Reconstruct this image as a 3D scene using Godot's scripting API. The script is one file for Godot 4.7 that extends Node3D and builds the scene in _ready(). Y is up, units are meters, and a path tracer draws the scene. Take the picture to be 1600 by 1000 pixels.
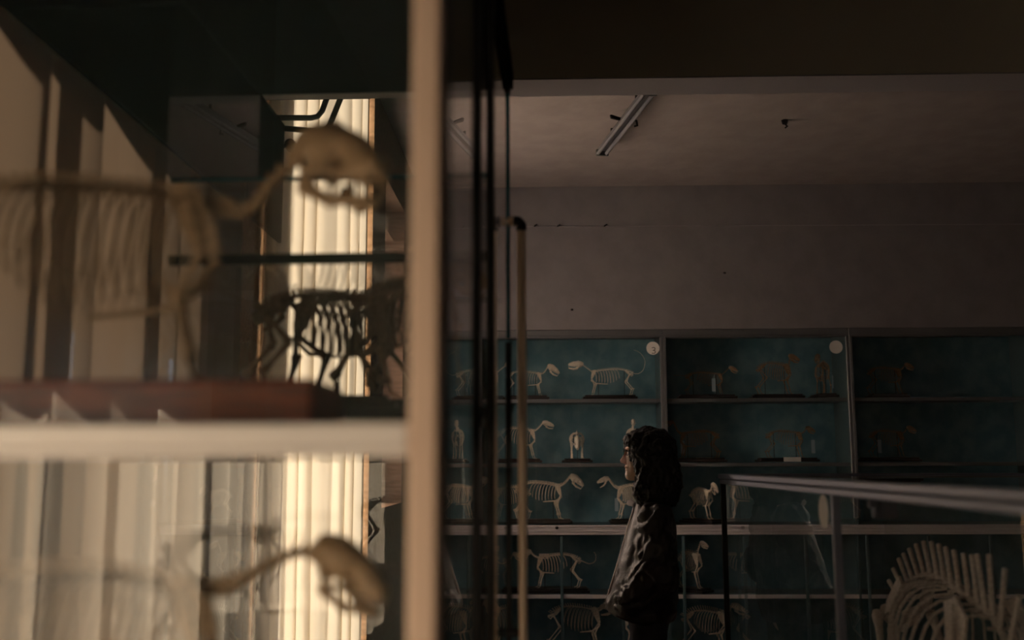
extends Node3D

# ------------------------------------------------------------------ mesh builder
class MB:
	var v := PackedVector3Array()
	var n := PackedVector3Array()
	var uv := PackedVector2Array()
	var idx := PackedInt32Array()
	func tri(a: Vector3, b: Vector3, c: Vector3, out: Vector3) -> void:
		var nn := (b - a).cross(c - a)
		if nn.length_squared() < 1e-16:
			return
		nn = nn.normalized()
		var i := v.size()
		if nn.dot(out) < 0.0:
			nn = -nn
			v.append_array([a, b, c])
		else:
			v.append_array([a, c, b])
		n.append_array([nn, nn, nn])
		uv.append_array([Vector2.ZERO, Vector2.ZERO, Vector2.ZERO])
		idx.append_array([i, i + 1, i + 2])
	func quad(a: Vector3, b: Vector3, c: Vector3, d: Vector3, out: Vector3) -> void:
		tri(a, b, c, out)
		tri(a, c, d, out)
	# a box with chamfered edges
	func box(c: Vector3, s: Vector3, b := 0.0) -> void:
		var h := s * 0.5
		b = minf(b, minf(h.x, minf(h.y, h.z)) * 0.9)
		var ax := [Vector3.RIGHT, Vector3.UP, Vector3.BACK]
		for k in 3:
			var u: Vector3 = ax[k]
			var p: Vector3 = ax[(k + 1) % 3]
			var q: Vector3 = ax[(k + 2) % 3]
			var hp := h[(k + 1) % 3]
			var hq := h[(k + 2) % 3]
			for sg in [-1.0, 1.0]:
				var o: Vector3 = c + u * sg * h[k]
				quad(o + p * (hp - b) + q * (hq - b), o - p * (hp - b) + q * (hq - b), o - p * (hp - b) - q * (hq - b), o + p * (hp - b) - q * (hq - b), u * sg)
			if b > 0.0:
				for s1 in [-1.0, 1.0]:
					for s2 in [-1.0, 1.0]:
						var l: Vector3 = u * (h[k] - b)
						var e1: Vector3 = c + p * s1 * hp + q * s2 * (hq - b)
						var e2: Vector3 = c + p * s1 * (hp - b) + q * s2 * hq
						quad(e1 - l, e1 + l, e2 + l, e2 - l, p * s1 + q * s2)
		if b > 0.0:
			for sx in [-1.0, 1.0]:
				for sy in [-1.0, 1.0]:
					for sz in [-1.0, 1.0]:
						var sgn := Vector3(sx, sy, sz)
						tri(c + sgn * Vector3(h.x, h.y - b, h.z - b), c + sgn * Vector3(h.x - b, h.y, h.z - b), c + sgn * Vector3(h.x - b, h.y - b, h.z), sgn)
	# a single sheet of glass: box whose thinnest side is left out
	func sheet_pane(c: Vector3, s: Vector3) -> void:
		var k := s.min_axis_index()
		var p := Vector3.ZERO
		var q := Vector3.ZERO
		var o := Vector3.ZERO
		p[(k + 1) % 3] = s[(k + 1) % 3] * 0.5
		q[(k + 2) % 3] = s[(k + 2) % 3] * 0.5
		o[k] = 1.0
		quad(c + p + q, c - p + q, c - p - q, c + p - q, o)
	func span(a: Vector3, b: Vector3, bev := 0.0) -> void:
		box((a + b) * 0.5, (b - a).abs(), bev)
	# tapered tube through points, round or flattened (flat = ratio across «side»)
	func tube(pts: Array, rad: Array, k := 8, flat := 1.0, side := Vector3.ZERO) -> void:
		var m := pts.size()
		var up := Vector3.UP
		var d0: Vector3 = (pts[1] - pts[0]).normalized()
		if absf(d0.dot(up)) > 0.9:
			up = Vector3.RIGHT
		var x := up.cross(d0).normalized()
		var start := v.size()
		for i in m:
			var d: Vector3 = (pts[mini(i + 1, m - 1)] - pts[maxi(i - 1, 0)]).normalized()
			if side != Vector3.ZERO:
				x = side
			x = (x - d * x.dot(d))
			if x.length_squared() < 1e-8:
				x = d.cross(Vector3(0.3, 0.5, 0.8))
			x = x.normalized()
			var y := d.cross(x)
			var r: float = rad[i] if i < rad.size() else rad[rad.size() - 1]
			for j in k:
				var a := TAU * j / k
				v.append(pts[i] + x * cos(a) * r * flat + y * sin(a) * r)
				n.append((x * cos(a) / maxf(flat, 0.05) + y * sin(a)).normalized())
				uv.append(Vector2(float(j) / k, float(i)))
		for i in m - 1:
			for j in k:
				var a := start + i * k + j
				var b := start + i * k + (j + 1) % k
				idx.append_array([a, a + k, b, b, a + k, b + k])
		for e in [0, m - 1]:
			var c: Vector3 = pts[e]
			var dd: Vector3 = (pts[0] - pts[1]).normalized() if e == 0 else (pts[m - 1] - pts[m - 2]).normalized()
			var i0 := v.size()
			v.append(c + dd * float(rad[mini(e, rad.size() - 1)]) * 0.35)
			n.append(dd)
			uv.append(Vector2.ZERO)
			for j in k:
				v.append(v[start + e * k + j])
				n.append((n[start + e * k + j] + dd).normalized())
				uv.append(Vector2.ZERO)
			for j in k:
				if e == 0:
					idx.append_array([i0, i0 + 1 + j, i0 + 1 + (j + 1) % k])
				else:
					idx.append_array([i0, i0 + 1 + (j + 1) % k, i0 + 1 + j])
	func disc(c: Vector3, d: Vector3, rad: float, thick: float, k := 40) -> void:
		var x := d.cross(Vector3.UP).normalized()
		var y := d.cross(x).normalized()
		for j in k:
			var a := TAU * j / k
			var b := TAU * (j + 1) / k
			var p := (x * cos(a) + y * sin(a)) * rad
			var q := (x * cos(b) + y * sin(b)) * rad
			tri(c + d * thick, c + d * thick + p, c + d * thick + q, d)
			tri(c, c + p, c + q, -d)
			quad(c + p, c + q, c + q + d * thick, c + p + d * thick, p + q)
	func bone(a: Vector3, b: Vector3, r: float, k := 7) -> void:
		tube([a, a.lerp(b, 0.06), a.lerp(b, 0.2), a.lerp(b, 0.5), a.lerp(b, 0.8), a.lerp(b, 0.94), b], [r * 1.1, r * 1.55, r, r * 0.8, r, r * 1.5, r * 1.1], k)
	# a plate: polygon in the xy plane of a frame, with thickness
	func plate(pts: Array, thick: Vector3) -> void:
		var c := Vector3.ZERO
		for p in pts:
			c += p
		c /= pts.size()
		for i in pts.size():
			var a: Vector3 = pts[i]
			var b: Vector3 = pts[(i + 1) % pts.size()]
			tri(c + thick, a + thick, b + thick, thick)
			tri(c - thick, a - thick, b - thick, -thick)
			quad(a + thick, b + thick, b - thick, a - thick, (a + b) * 0.5 - c)
	# a grid of points with smooth normals, u along, w across
	func sheet(pts: Array, nu: int, nw: int, uvs := Vector2.ONE) -> void:
		var s := v.size()
		for i in nu:
			for j in nw:
				var p: Vector3 = pts[i * nw + j]
				var du: Vector3 = pts[mini(i + 1, nu - 1) * nw + j] - pts[maxi(i - 1, 0) * nw + j]
				var dw: Vector3 = pts[i * nw + mini(j + 1, nw - 1)] - pts[i * nw + maxi(j - 1, 0)]
				v.append(p)
				n.append(du.cross(dw).normalized())
				uv.append(Vector2(float(i) / (nu - 1), float(j) / (nw - 1)) * uvs)
		for i in nu - 1:
			for j in nw - 1:
				var a := s + i * nw + j
				idx.append_array([a, a + 1, a + nw, a + 1, a + nw + 1, a + nw])
	func mesh() -> ArrayMesh:
		var am := ArrayMesh.new()
		if v.size() == 0:
			return am
		var arr := []
		arr.resize(Mesh.ARRAY_MAX)
		arr[Mesh.ARRAY_VERTEX] = v
		arr[Mesh.ARRAY_NORMAL] = n
		arr[Mesh.ARRAY_TEX_UV] = uv
		arr[Mesh.ARRAY_INDEX] = idx
		am.add_surface_from_arrays(Mesh.PRIMITIVE_TRIANGLES, arr)
		return am

# ------------------------------------------------------------------ scene helpers
func obj(called: String, mesh: Variant, mat: Material, parent: Node = self) -> MeshInstance3D:
	var o := MeshInstance3D.new()
	o.name = called
	o.mesh = mesh.mesh() if mesh is MB else mesh
	o.material_override = mat
	if parent == self:
		o.name = numbered(called)
	parent.add_child(o, true)
	return o

var taken := {}
func numbered(called: String) -> String:
	if not taken.has(called):
		taken[called] = 0
		return called
	taken[called] += 1
	return "%s_%03d" % [called, taken[called]]

func thing(called: String, label: String, category: String, at := Vector3.ZERO, turn := 0.0, group := "") -> Node3D:
	var o := Node3D.new()
	o.name = numbered(called)
	add_child(o)
	o.position = at
	o.rotation.y = turn
	tag(o, label, category, group)
	return o

func tag(o: Node, label: String, category: String, group := "") -> Node:
	o.set_meta("label", label)
	o.set_meta("category", category)
	if group:
		o.set_meta("group", group)
	return o

func struct(called: String, mesh: Variant, mat: Material, label := "", category := "") -> MeshInstance3D:
	var o := obj(called, mesh, mat)
	o.set_meta("kind", "structure")
	if label:
		tag(o, label, category)
	return o

var M := {}
func noise(freq: float, sd: int, kind := FastNoiseLite.TYPE_SIMPLEX_SMOOTH, oct := 4) -> FastNoiseLite:
	var f := FastNoiseLite.new()
	f.noise_type = kind
	f.frequency = freq
	f.seed = sd
	f.fractal_octaves = oct
	return f

func ntex(freq: float, sd: int, lo: Color, hi: Color, size := 512, normal := 0.0) -> NoiseTexture2D:
	var t := NoiseTexture2D.new()
	t.width = size
	t.height = size
	t.seamless = true
	t.noise = noise(freq, sd)
	if normal > 0.0:
		t.as_normal_map = true
		t.bump_strength = normal
	else:
		var g := Gradient.new()
		g.colors = PackedColorArray([lo, hi])
		g.offsets = PackedFloat32Array([0.25, 0.75])
		t.color_ramp = g
	return t

func mat(called: String, col: Color, rough: float, metal := 0.0, sp := 0.5) -> StandardMaterial3D:
	var m := StandardMaterial3D.new()
	m.resource_name = called
	m.albedo_color = col
	m.roughness = rough
	m.metallic = metal
	m.metallic_specular = sp
	M[called] = m
	return m

func grain(m: StandardMaterial3D, freq: float, sd: int, lo: Color, hi: Color, scale: Vector3, bump := 0.0) -> void:
	m.albedo_color = Color.WHITE
	m.albedo_texture = ntex(freq, sd, lo, hi)
	m.uv1_triplanar = true
	m.uv1_scale = scale
	if bump > 0.0:
		m.normal_enabled = true
		m.normal_texture = ntex(freq * 2.0, sd + 7, lo, hi, 512, bump)

func make_materials() -> void:
	var m := mat("wall_plaster", Color(0.52, 0.51, 0.52), 0.95, 0.0, 0.3)
	grain(m, 0.02, 4, Color(0.5, 0.49, 0.5), Color(0.525, 0.515, 0.525), Vector3(0.35, 0.35, 0.35), 0.4)
	m = mat("plaster", Color(0.78, 0.72, 0.68), 0.95, 0.0, 0.3)
	grain(m, 0.02, 3, Color(0.59, 0.56, 0.55), Color(0.62, 0.59, 0.58), Vector3(0.35, 0.35, 0.35), 0.4)
	m = mat("brown_panel", Color(0.36, 0.3, 0.25), 0.9, 0.0, 0.0)
	grain(m, 0.02, 5, Color(0.33, 0.27, 0.22), Color(0.4, 0.33, 0.28), Vector3(0.5, 3.0, 3.0), 1.0)
	m = mat("beam_paint", Color(0.68, 0.66, 0.6), 0.9, 0.0, 0.3)
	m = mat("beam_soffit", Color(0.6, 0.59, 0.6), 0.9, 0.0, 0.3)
	m = mat("floor", Color(0.5, 0.4, 0.36), 0.6, 0.0, 0.3)
	grain(m, 0.08, 11, Color(0.3, 0.25, 0.23), Color(0.38, 0.32, 0.3), Vector3(0.8, 0.8, 0.8))
	m = mat("teal_back", Color(0.3, 0.42, 0.43), 0.8, 0.0, 0.3)
	grain(m, 0.012, 21, Color(0.33, 0.49, 0.54), Color(0.42, 0.56, 0.6), Vector3(0.8, 0.8, 0.8))
	mat("teal_frame", Color(0.3, 0.4, 0.42), 0.5, 0.2)
	mat("aluminium", Color(0.45, 0.47, 0.53), 0.4, 0.7)
	mat("ledge_metal", Color(0.85, 0.83, 0.84), 0.45, 0.3)
	mat("grey_frame", Color(0.45, 0.46, 0.47), 0.45, 0.5)
	mat("dark_steel", Color(0.06, 0.065, 0.065), 0.45, 0.3)
	mat("cream_metal", Color(0.89, 0.87, 0.86), 0.5, 0.0)
	mat("tan_metal", Color(0.82, 0.72, 0.65), 0.5, 0.1)
	mat("side_metal", Color(0.14, 0.16, 0.19), 0.5, 0.2)
	mat("handle_metal", Color(0.96, 0.87, 0.77), 0.28, 0.15)
	m = mat("glass", Color(0.8, 0.95, 0.95, 0.014), 0.0)  # faint alpha: an even pale haze put into the panes to lift blacks
	m.transparency = BaseMaterial3D.TRANSPARENCY_ALPHA
	mat("glass_edge", Color(0.12, 0.34, 0.37), 0.25)
	m = mat("bone", Color(0.8, 0.72, 0.6), 0.6)
	grain(m, 0.03, 31, Color(0.8, 0.76, 0.68), Color(0.96, 0.93, 0.86), Vector3(5, 5, 5), 1.0)
	m = mat("old_or_dimmed_bone", Color(0.6, 0.47, 0.32), 0.6)
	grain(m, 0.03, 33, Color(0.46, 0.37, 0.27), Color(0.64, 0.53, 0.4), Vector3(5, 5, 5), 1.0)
	m = mat("pale_bone", Color(0.76, 0.73, 0.7), 0.65)
	grain(m, 0.03, 35, Color(0.68, 0.65, 0.62), Color(0.82, 0.79, 0.76), Vector3(4, 4, 4), 1.0)
	m = mat("wood", Color(0.3, 0.15, 0.08), 0.45)
	grain(m, 0.015, 41, Color(0.4, 0.17, 0.08), Color(0.58, 0.27, 0.12), Vector3(1, 8, 8))
	m = mat("dark_wood", Color(0.12, 0.07, 0.05), 0.45)
	grain(m, 0.015, 43, Color(0.09, 0.05, 0.04), Color(0.16, 0.09, 0.065), Vector3(1, 8, 8))
	mat("card", Color(0.85, 0.84, 0.82), 0.8)
	mat("tag", Color(0.62, 0.7, 0.75), 0.8)
	mat("black", Color(0.03, 0.03, 0.03), 0.5)
	mat("matte_black", Color(0.06, 0.055, 0.05), 0.95, 0.0, 0.0)
	m = mat("curtain", Color(0.72, 0.6, 0.47), 0.95, 0.0, 0.2)
	m.backlight_enabled = true
	m.backlight = Color(0.092, 0.071, 0.05)
	m = mat("sheer", Color(0.9, 0.85, 0.74), 0.95, 0.0, 0.2)
	m.backlight_enabled = true
	m.backlight = Color(1.0, 0.92, 0.88)
	m = mat("voile", Color(0.9, 0.89, 0.86), 0.95, 0.0, 0.2)
	m.backlight_enabled = true
	m.backlight = Color(0.82, 0.76, 0.67)
	m = mat("pleats", Color(0.9, 0.84, 0.73), 0.95, 0.0, 0.2)
	m.backlight_enabled = true
	m.backlight = Color(0.29, 0.27, 0.235)
	mat("lamp_body", Color(0.36, 0.36, 0.38), 0.5)
	mat("lamp_tube", Color(0.5, 0.51, 0.53), 0.25)
	mat("skin", Color(0.95, 0.81, 0.74), 0.55)
	M.skin.subsurf_scatter_enabled = true
	M.skin.subsurf_scatter_strength = 0.1
	m = mat("hair", Color(0.05, 0.04, 0.04), 0.6)
	m = mat("jacket", Color(0.13, 0.1, 0.1), 0.45)
	m.normal_enabled = true
	m.normal_texture = ntex(0.05, 61, Color.BLACK, Color.WHITE, 512, 1.2)
	m.uv1_triplanar = true
	m.uv1_scale = Vector3(2, 2, 2)
	mat("trousers", Color(0.13, 0.12, 0.17), 0.8)
	mat("shirt", Color(0.8, 0.78, 0.78), 0.85)
	mat("lit_placket", Color(0.5, 0.42, 0.4), 0.5)  # paler than the jacket: light along its front edge painted in
	mat("zip", Color(0.5, 0.47, 0.45), 0.35, 0.8)
	mat("shoe", Color(0.08, 0.08, 0.08), 0.5)

# ------------------------------------------------------------------ distance fields
func smin(a: float, b: float, k: float) -> float:
	var h := maxf(k - absf(a - b), 0.0) / k
	return minf(a, b) - h * h * k * 0.25

func cap(p: Vector3, a: Vector3, b: Vector3, ra: float, rb: float) -> float:
	var ab := b - a
	var t := clampf((p - a).dot(ab) / ab.length_squared(), 0.0, 1.0)
	return p.distance_to(a + ab * t) - lerpf(ra, rb, t)

func ell(p: Vector3, c: Vector3, r: Vector3) -> float:
	var q := p - c
	var k0 := (q / r).length()
	var k1 := (q / (r * r)).length()
	return k0 * (k0 - 1.0) / maxf(k1, 1e-6)

# surface nets: one vertex in each cell that the surface crosses, one quad round each crossed edge
func nets(f: Callable, lo: Vector3, hi: Vector3, cell: float, into: MB = null) -> MB:
	var mb := into if into else MB.new()
	var B := 5
	var nb := Vector3i(((hi - lo) / (cell * B)).ceil())
	var nx := nb.x * B + 1
	var ny := nb.y * B + 1
	var nz := nb.z * B + 1
	var val := PackedFloat32Array()
	val.resize(nx * ny * nz)
	val.fill(1e9)
	var active := []
	var reach := cell * B * 0.8660254 * 1.35
	for bz in nb.z:
		for by in nb.y:
			for bx in nb.x:
				var c := lo + Vector3(bx + 0.5, by + 0.5, bz + 0.5) * cell * B
				if absf(f.call(c)) < reach:
					active.append(Vector3i(bx, by, bz))
					for k in B + 1:
						for j in B + 1:
							for i in B + 1:
								var q := ((bz * B + k) * ny + by * B + j) * nx + bx * B + i
								if val[q] > 1e8:
									val[q] = f.call(lo + Vector3(bx * B + i, by * B + j, bz * B + k) * cell)
	var at := {}
	var sxy := nx * ny
	for b in active:
		for k in B:
			for j in B:
				for i in B:
					var x: int = b.x * B + i
					var y: int = b.y * B + j
					var z: int = b.z * B + k
					var q := (z * ny + y) * nx + x
					var c := [val[q], val[q + 1], val[q + nx], val[q + nx + 1], val[q + sxy], val[q + sxy + 1], val[q + sxy + nx], val[q + sxy + nx + 1]]
					var neg := 0
					for s in c:
						if s < 0.0:
							neg += 1
					if neg == 0 or neg == 8:
						continue
					var sum := Vector3.ZERO
					var cnt := 0
					for e in [[0, 1], [2, 3], [4, 5], [6, 7], [0, 2], [1, 3], [4, 6], [5, 7], [0, 4], [1, 5], [2, 6], [3, 7]]:
						var a: float = c[e[0]]
						var d: float = c[e[1]]
						if (a < 0.0) != (d < 0.0):
							var t := a / (a - d)
							var pa := Vector3(e[0] & 1, (e[0] >> 1) & 1, e[0] >> 2)
							var pb := Vector3(e[1] & 1, (e[1] >> 1) & 1, e[1] >> 2)
							sum += pa.lerp(pb, t)
							cnt += 1
					sum /= cnt
					var gx: float = (c[1] - c[0]) + (c[3] - c[2]) + (c[5] - c[4]) + (c[7] - c[6])
					var gy: float = (c[2] - c[0]) + (c[3] - c[1]) + (c[6] - c[4]) + (c[7] - c[5])
					var gz: float = (c[4] - c[0]) + (c[5] - c[1]) + (c[6] - c[2]) + (c[7] - c[3])
					at[q] = mb.v.size()
					mb.v.append(lo + (Vector3(x, y, z) + sum) * cell)
					mb.n.append(Vector3(gx, gy, gz).normalized())
					mb.uv.append(Vector2.ZERO)
	for q in at:
		for ax in 3:
			var st: int = [1, nx, sxy][ax]
			var s1: int = [nx, sxy, 1][ax]
			var s2: int = [sxy, 1, nx][ax]
			var a := val[q]
			var b := val[q + st]
			if (a < 0.0) == (b < 0.0):
				continue
			if not (at.has(q - s1) and at.has(q - s2) and at.has(q - s1 - s2)):
				continue
			var i0: int = at[q]
			var i1: int = at[q - s1]
			var i2: int = at[q - s1 - s2]
			var i3: int = at[q - s2]
			if a < 0.0:
				mb.idx.append_array([i0, i2, i1, i0, i3, i2])
			else:
				mb.idx.append_array([i0, i1, i2, i0, i2, i3])
	return mb

# ------------------------------------------------------------------ skeleton
var skull_mesh: ArrayMesh
var jaw_mesh: ArrayMesh

func skull_field(p: Vector3) -> float:
	p.z = absf(p.z)
	var d := ell(p, Vector3(-0.2, 0.1, 0), Vector3(0.3, 0.2, 0.21))
	d = smin(d, ell(p, Vector3(0.08, 0.08, 0), Vector3(0.22, 0.15, 0.15)), 0.1)
	d = smin(d, ell(p, Vector3(0.3, -0.02, 0), Vector3(0.2, 0.115, 0.115)), 0.12)
	d = smin(d, cap(p, Vector3(0.24, -0.08, 0.1), Vector3(0.06, -0.08, 0.24), 0.04, 0.028), 0.04)
	d = smin(d, cap(p, Vector3(0.06, -0.08, 0.24), Vector3(-0.2, -0.03, 0.2), 0.028, 0.03), 0.04)
	d = smin(d, cap(p, Vector3(0.08, 0.15, 0.13), Vector3(0.04, 0.06, 0.2), 0.025, 0.012), 0.03)
	d = smin(d, cap(p, Vector3(-0.42, 0.22, 0), Vector3(-0.1, 0.3, 0), 0.03, 0.015), 0.06)
	d = smin(d, cap(p, Vector3(-0.44, 0.2, 0), Vector3(-0.42, 0.03, 0.15), 0.03, 0.03), 0.05)
	d = smin(d, ell(p, Vector3(-0.22, -0.08, 0.1), Vector3(0.08, 0.06, 0.05)), 0.03)
	d = maxf(d, -ell(p, Vector3(0.13, 0.04, 0.185), Vector3(0.1, 0.1, 0.1)))
	d = maxf(d, -ell(p, Vector3(-0.05, 0.0, 0.21), Vector3(0.12, 0.09, 0.06)))
	d = maxf(d, -ell(p, Vector3(0.5, 0.03, 0.0), Vector3(0.07, 0.06, 0.055)))
	d = smin(d, cap(p, Vector3(0.42, -0.09, 0.075), Vector3(0.43, -0.24, 0.07), 0.028, 0.008), 0.02)
	for i in 4:
		d = minf(d, cap(p, Vector3(0.34 - i * 0.07, -0.1, 0.09 + i * 0.012), Vector3(0.34 - i * 0.07, -0.15, 0.09 + i * 0.012), 0.024, 0.008))
	return d

func jaw_field(p: Vector3) -> float:
	p.z = absf(p.z)
	var d := cap(p, Vector3(-0.16, -0.14, 0.18), Vector3(-0.14, -0.2, 0.17), 0.035, 0.04)
	d = smin(d, cap(p, Vector3(-0.14, -0.2, 0.17), Vector3(0.12, -0.27, 0.13), 0.05, 0.042), 0.04)
	d = smin(d, cap(p, Vector3(0.12, -0.27, 0.13), Vector3(0.4, -0.24, 0.035), 0.042, 0.035), 0.04)
	d = smin(d, cap(p, Vector3(-0.08, -0.2, 0.17), Vector3(-0.06, -0.06, 0.18), 0.035, 0.015), 0.04)
	d = smin(d, cap(p, Vector3(0.4, -0.24, 0.045), Vector3(0.42, -0.13, 0.05), 0.022, 0.008), 0.02)
	for i in 3:
		d = minf(d, cap(p, Vector3(0.28 - i * 0.08, -0.23, 0.08 + i * 0.02), Vector3(0.28 - i * 0.08, -0.18, 0.08 + i * 0.02), 0.022, 0.008))
	return d

func catmull(P: Array, step: float) -> Array:
	var out := []
	for i in P.size() - 1:
		var a: Vector3 = P[maxi(i - 1, 0)]
		var b: Vector3 = P[i]
		var c: Vector3 = P[i + 1]
		var d: Vector3 = P[mini(i + 2, P.size() - 1)]
		var k := maxi(1, int(round(b.distance_to(c) / step)))
		for j in k:
			out.append(b.cubic_interpolate(c, a, d, float(j) / k))
	out.append(P[P.size() - 1])
	return out

# o: h withers height, len trunk length, neck list, pitch, head size, tail, spines, ...
func skeleton(t: Node3D, o: Dictionary, bm: Material) -> void:
	var h: float = o.h
	var L: float = o.get("len", 1.0)
	var y0: float = o.get("base", 0.03)
	var nf: float = o.get("rib_width", 0.19)
	var rd: float = o.get("rib_depth", 0.46)
	var sp: float = o.get("spines", 0.07)
	var detail: bool = o.get("detail", false)
	var thick: float = o.get("thick", 0.85)
	var at := func(x: float, y: float, z := 0.0) -> Vector3: return Vector3(x * h, y0 + y * h, z * h)
	var k := 8 if detail else 5
	# spine
	var trunk := [at.call(-0.62 * L, 0.86), at.call(-0.5 * L, 0.94), at.call(-0.22 * L, 1.02), at.call(0.08 * L, 1.0), at.call(0.34 * L, 0.95), at.call(0.46 * L, 0.92)]
	var neck := []
	for q in o.get("neck", [[0.6, 0.98], [0.7, 1.14]]):
		neck.append(at.call(q[0] + (L - 1.0) * 0.46, q[1], q[2] if q.size() > 2 else 0.0))
	var line := catmull(trunk + neck, o.get("gap", 0.052) * h)
	var sm := MB.new()
	for i in line.size() - 1:
		var a: Vector3 = line[i]
		var b: Vector3 = line[i + 1]
		var d := (b - a).normalized()
		var up := (Vector3.UP - d * d.y).normalized()
		var f := float(i) / line.size()
		var vs := MB.new() if detail and o.get("apart", false) else sm
		var r := 0.021 * h * thick
		vs.tube([a.lerp(b, 0.04), a.lerp(b, 0.2), a.lerp(b, 0.8), a.lerp(b, 0.96)], [r * 0.95, r * 0.8, r * 0.8, r * 0.95], k)
		var hump: float = sp * (1.0 + o.get("hump", 0.0) * exp(-pow((f - 0.62) / 0.13, 2)))
		if f > 0.78:
			hump = sp * 0.6
		var lean: Vector3 = -d * hump * h * o.get("spine_lean", 0.35)
		vs.tube([a.lerp(b, 0.5), a.lerp(b, 0.5) + up * hump * h * 0.5 + lean * 0.5, a.lerp(b, 0.5) + up * hump * h + lean], [0.016 * h * thick * o.get("spine_thick", 1.0), 0.013 * h * thick * o.get("spine_thick", 1.0), 0.014 * h * thick * o.get("spine_thick", 1.0)], 5 if not detail else 7, o.get("spine_flat", 0.35), Vector3.BACK)
		for s in [-1.0, 1.0]:
			vs.tube([a.lerp(b, 0.5), a.lerp(b, 0.4) + Vector3(0, -0.004 * h, s * 0.045 * h)], [0.011 * h, 0.006 * h], 4)
		if vs != sm:
			obj("vertebra", vs, bm, t)
	if sm.v.size():
		obj("spine", sm, bm, t)
	# ribs
	var rm := MB.new()
	var nr: int = o.get("ribs", 9)
	for i in nr:
		var f := float(i) / (nr - 1)
		var tx: float = lerpf(0.42, -0.16, f) * L
		var root: Vector3 = at.call(tx, 0.93 + 0.07 * clampf((0.46 * L - tx) / 0.4, 0, 1))
		var w: float = nf * (0.55 + 0.45 * sin(PI * clampf(0.15 + f * 0.75, 0, 1)))
		var dep: float = rd * (0.75 + 0.35 * sin(PI * clampf(0.1 + f * 0.62, 0, 1))) * (1.0 if f < 0.7 else lerpf(1.0, 0.7, (f - 0.7) / 0.3))
		for s in [-1.0, 1.0]:
			var pts := []
			var rr := []
			for j in 11:
				var a := j / 10.0 * 2.55
				pts.append(root + Vector3(-0.1 * sin(a * 0.8) - 0.06 * f * j / 10.0, -dep * (1.0 - cos(a)) * 0.55, s * (0.025 + w * sin(pow(a / 2.55, 0.8) * 2.6))) * h)
				rr.append(o.get("rib_thick", 0.8) * (0.0115 - 0.004 * absf(j / 10.0 - 0.5)) * h * thick)
			if detail:
				var r1 := MB.new()
				r1.tube(pts, rr, 7, o.get("rib_flat", 0.6), Vector3.RIGHT if o.get("rib_flat", 0.6) > 1.0 else Vector3.ZERO)
				obj("rib", r1, bm, t)
			else:
				rm.tube(pts, rr, 4)
	if rm.v.size():
		obj("ribcage", rm, bm, t)
	var st := MB.new()
	st.tube([at.call(0.5 * L, 0.93 - rd * 0.75), at.call(0.35 * L, 0.93 - rd * 1.0), at.call(0.05 * L, 0.96 - rd * 1.12)], [0.02 * h, 0.022 * h, 0.014 * h], k)
	obj("sternum", st, bm, t)
	# tail
	if o.has("tail"):
		var tp := [at.call(-0.62 * L, 0.86)]
		for q in o.tail:
			tp.append(at.call(q[0] - (L - 1.0) * 0.6, q[1]))
		var tl := catmull(tp, 0.045 * h)
		var tm := MB.new()
		for i in tl.size() - 1:
			var r: float = lerpf(0.017, 0.006, float(i) / tl.size()) * h * thick
			tm.tube([tl[i], tl[i].lerp(tl[i + 1], 0.5), tl[i].lerp(tl[i + 1], 0.97)], [r, r * 0.7, r], 5)
		obj("tail", tm, bm, t)
	# limbs
	var g: float = o.get("girth", 0.11)
	var fx: float = 0.46 * L
	var bx: float = -0.52 * L
	var br := 0.0165 * h * thick
	for s in [-1.0, 1.0]:
		var sc := MB.new()
		var z0: float = s * g * 0.75
		var z1: float = s * g * 1.15
		sc.plate([at.call(fx - 0.17, 0.97, z0), at.call(fx - 0.06, 1.0, z0), at.call(fx + 0.02, 0.93, z0), at.call(fx + 0.055, 0.68, z1), at.call(fx + 0.02, 0.64, z1), at.call(fx - 0.03, 0.7, z1)], Vector3(0, 0, 0.006 * h))
		sc.tube([at.call(fx - 0.07, 0.97, z0 + s * 0.012), at.call(fx - 0.01, 0.82, z0 * 0.5 + z1 * 0.5 + s * 0.022), at.call(fx + 0.03, 0.67, z1 + s * 0.012)], [0.008 * h, 0.012 * h, 0.012 * h], 5)
		obj("scapula", sc, bm, t)
		var fl := MB.new()
		var off: float = o.get("step", 0.03) * s
		fl.bone(at.call(fx + 0.04, 0.645, z1), at.call(fx - 0.1 + off, 0.44, s * g), br * 1.15, k + 1)
		fl.bone(at.call(fx - 0.1 + off, 0.45, s * g), at.call(fx - 0.03 + off, 0.14, s * g), br, k + 1)
		fl.tube([at.call(fx - 0.14 + off, 0.48, s * g), at.call(fx - 0.08 + off, 0.3, s * g + s * 0.015), at.call(fx - 0.04 + off, 0.15, s * g + s * 0.01)], [br * 0.9, br * 0.6, br * 0.6], k)
		fl.tube([at.call(fx - 0.04 + off, 0.15, s * g), at.call(fx - 0.03 + off, 0.12, s * g)], [br * 1.5, br * 1.4], k)
		for q in [-1.0, 0.0, 1.0]:
			fl.tube([at.call(fx - 0.03 + off, 0.12, s * g + q * 0.012), at.call(fx + 0.0 + off, 0.03, s * g + q * 0.025), at.call(fx + 0.07 + off, 0.008, s * g + q * 0.035)], [br * 0.55, br * 0.55, br * 0.35], 4)
		obj("front_leg", fl, bm, t)
		var hl := MB.new()
		hl.bone(at.call(bx - 0.04, 0.83, s * g * 0.8), at.call(bx + 0.13 + off, 0.53, s * g * 1.1), br * 1.25, k + 1)
		hl.bone(at.call(bx + 0.13 + off, 0.54, s * g * 1.1), at.call(bx - 0.12 + off, 0.24, s * g), br * 1.1, k + 1)
		hl.tube([at.call(bx - 0.16 + off, 0.27, s * g), at.call(bx - 0.12 + off, 0.22, s * g)], [br * 1.1, br * 1.3], k)
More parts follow.
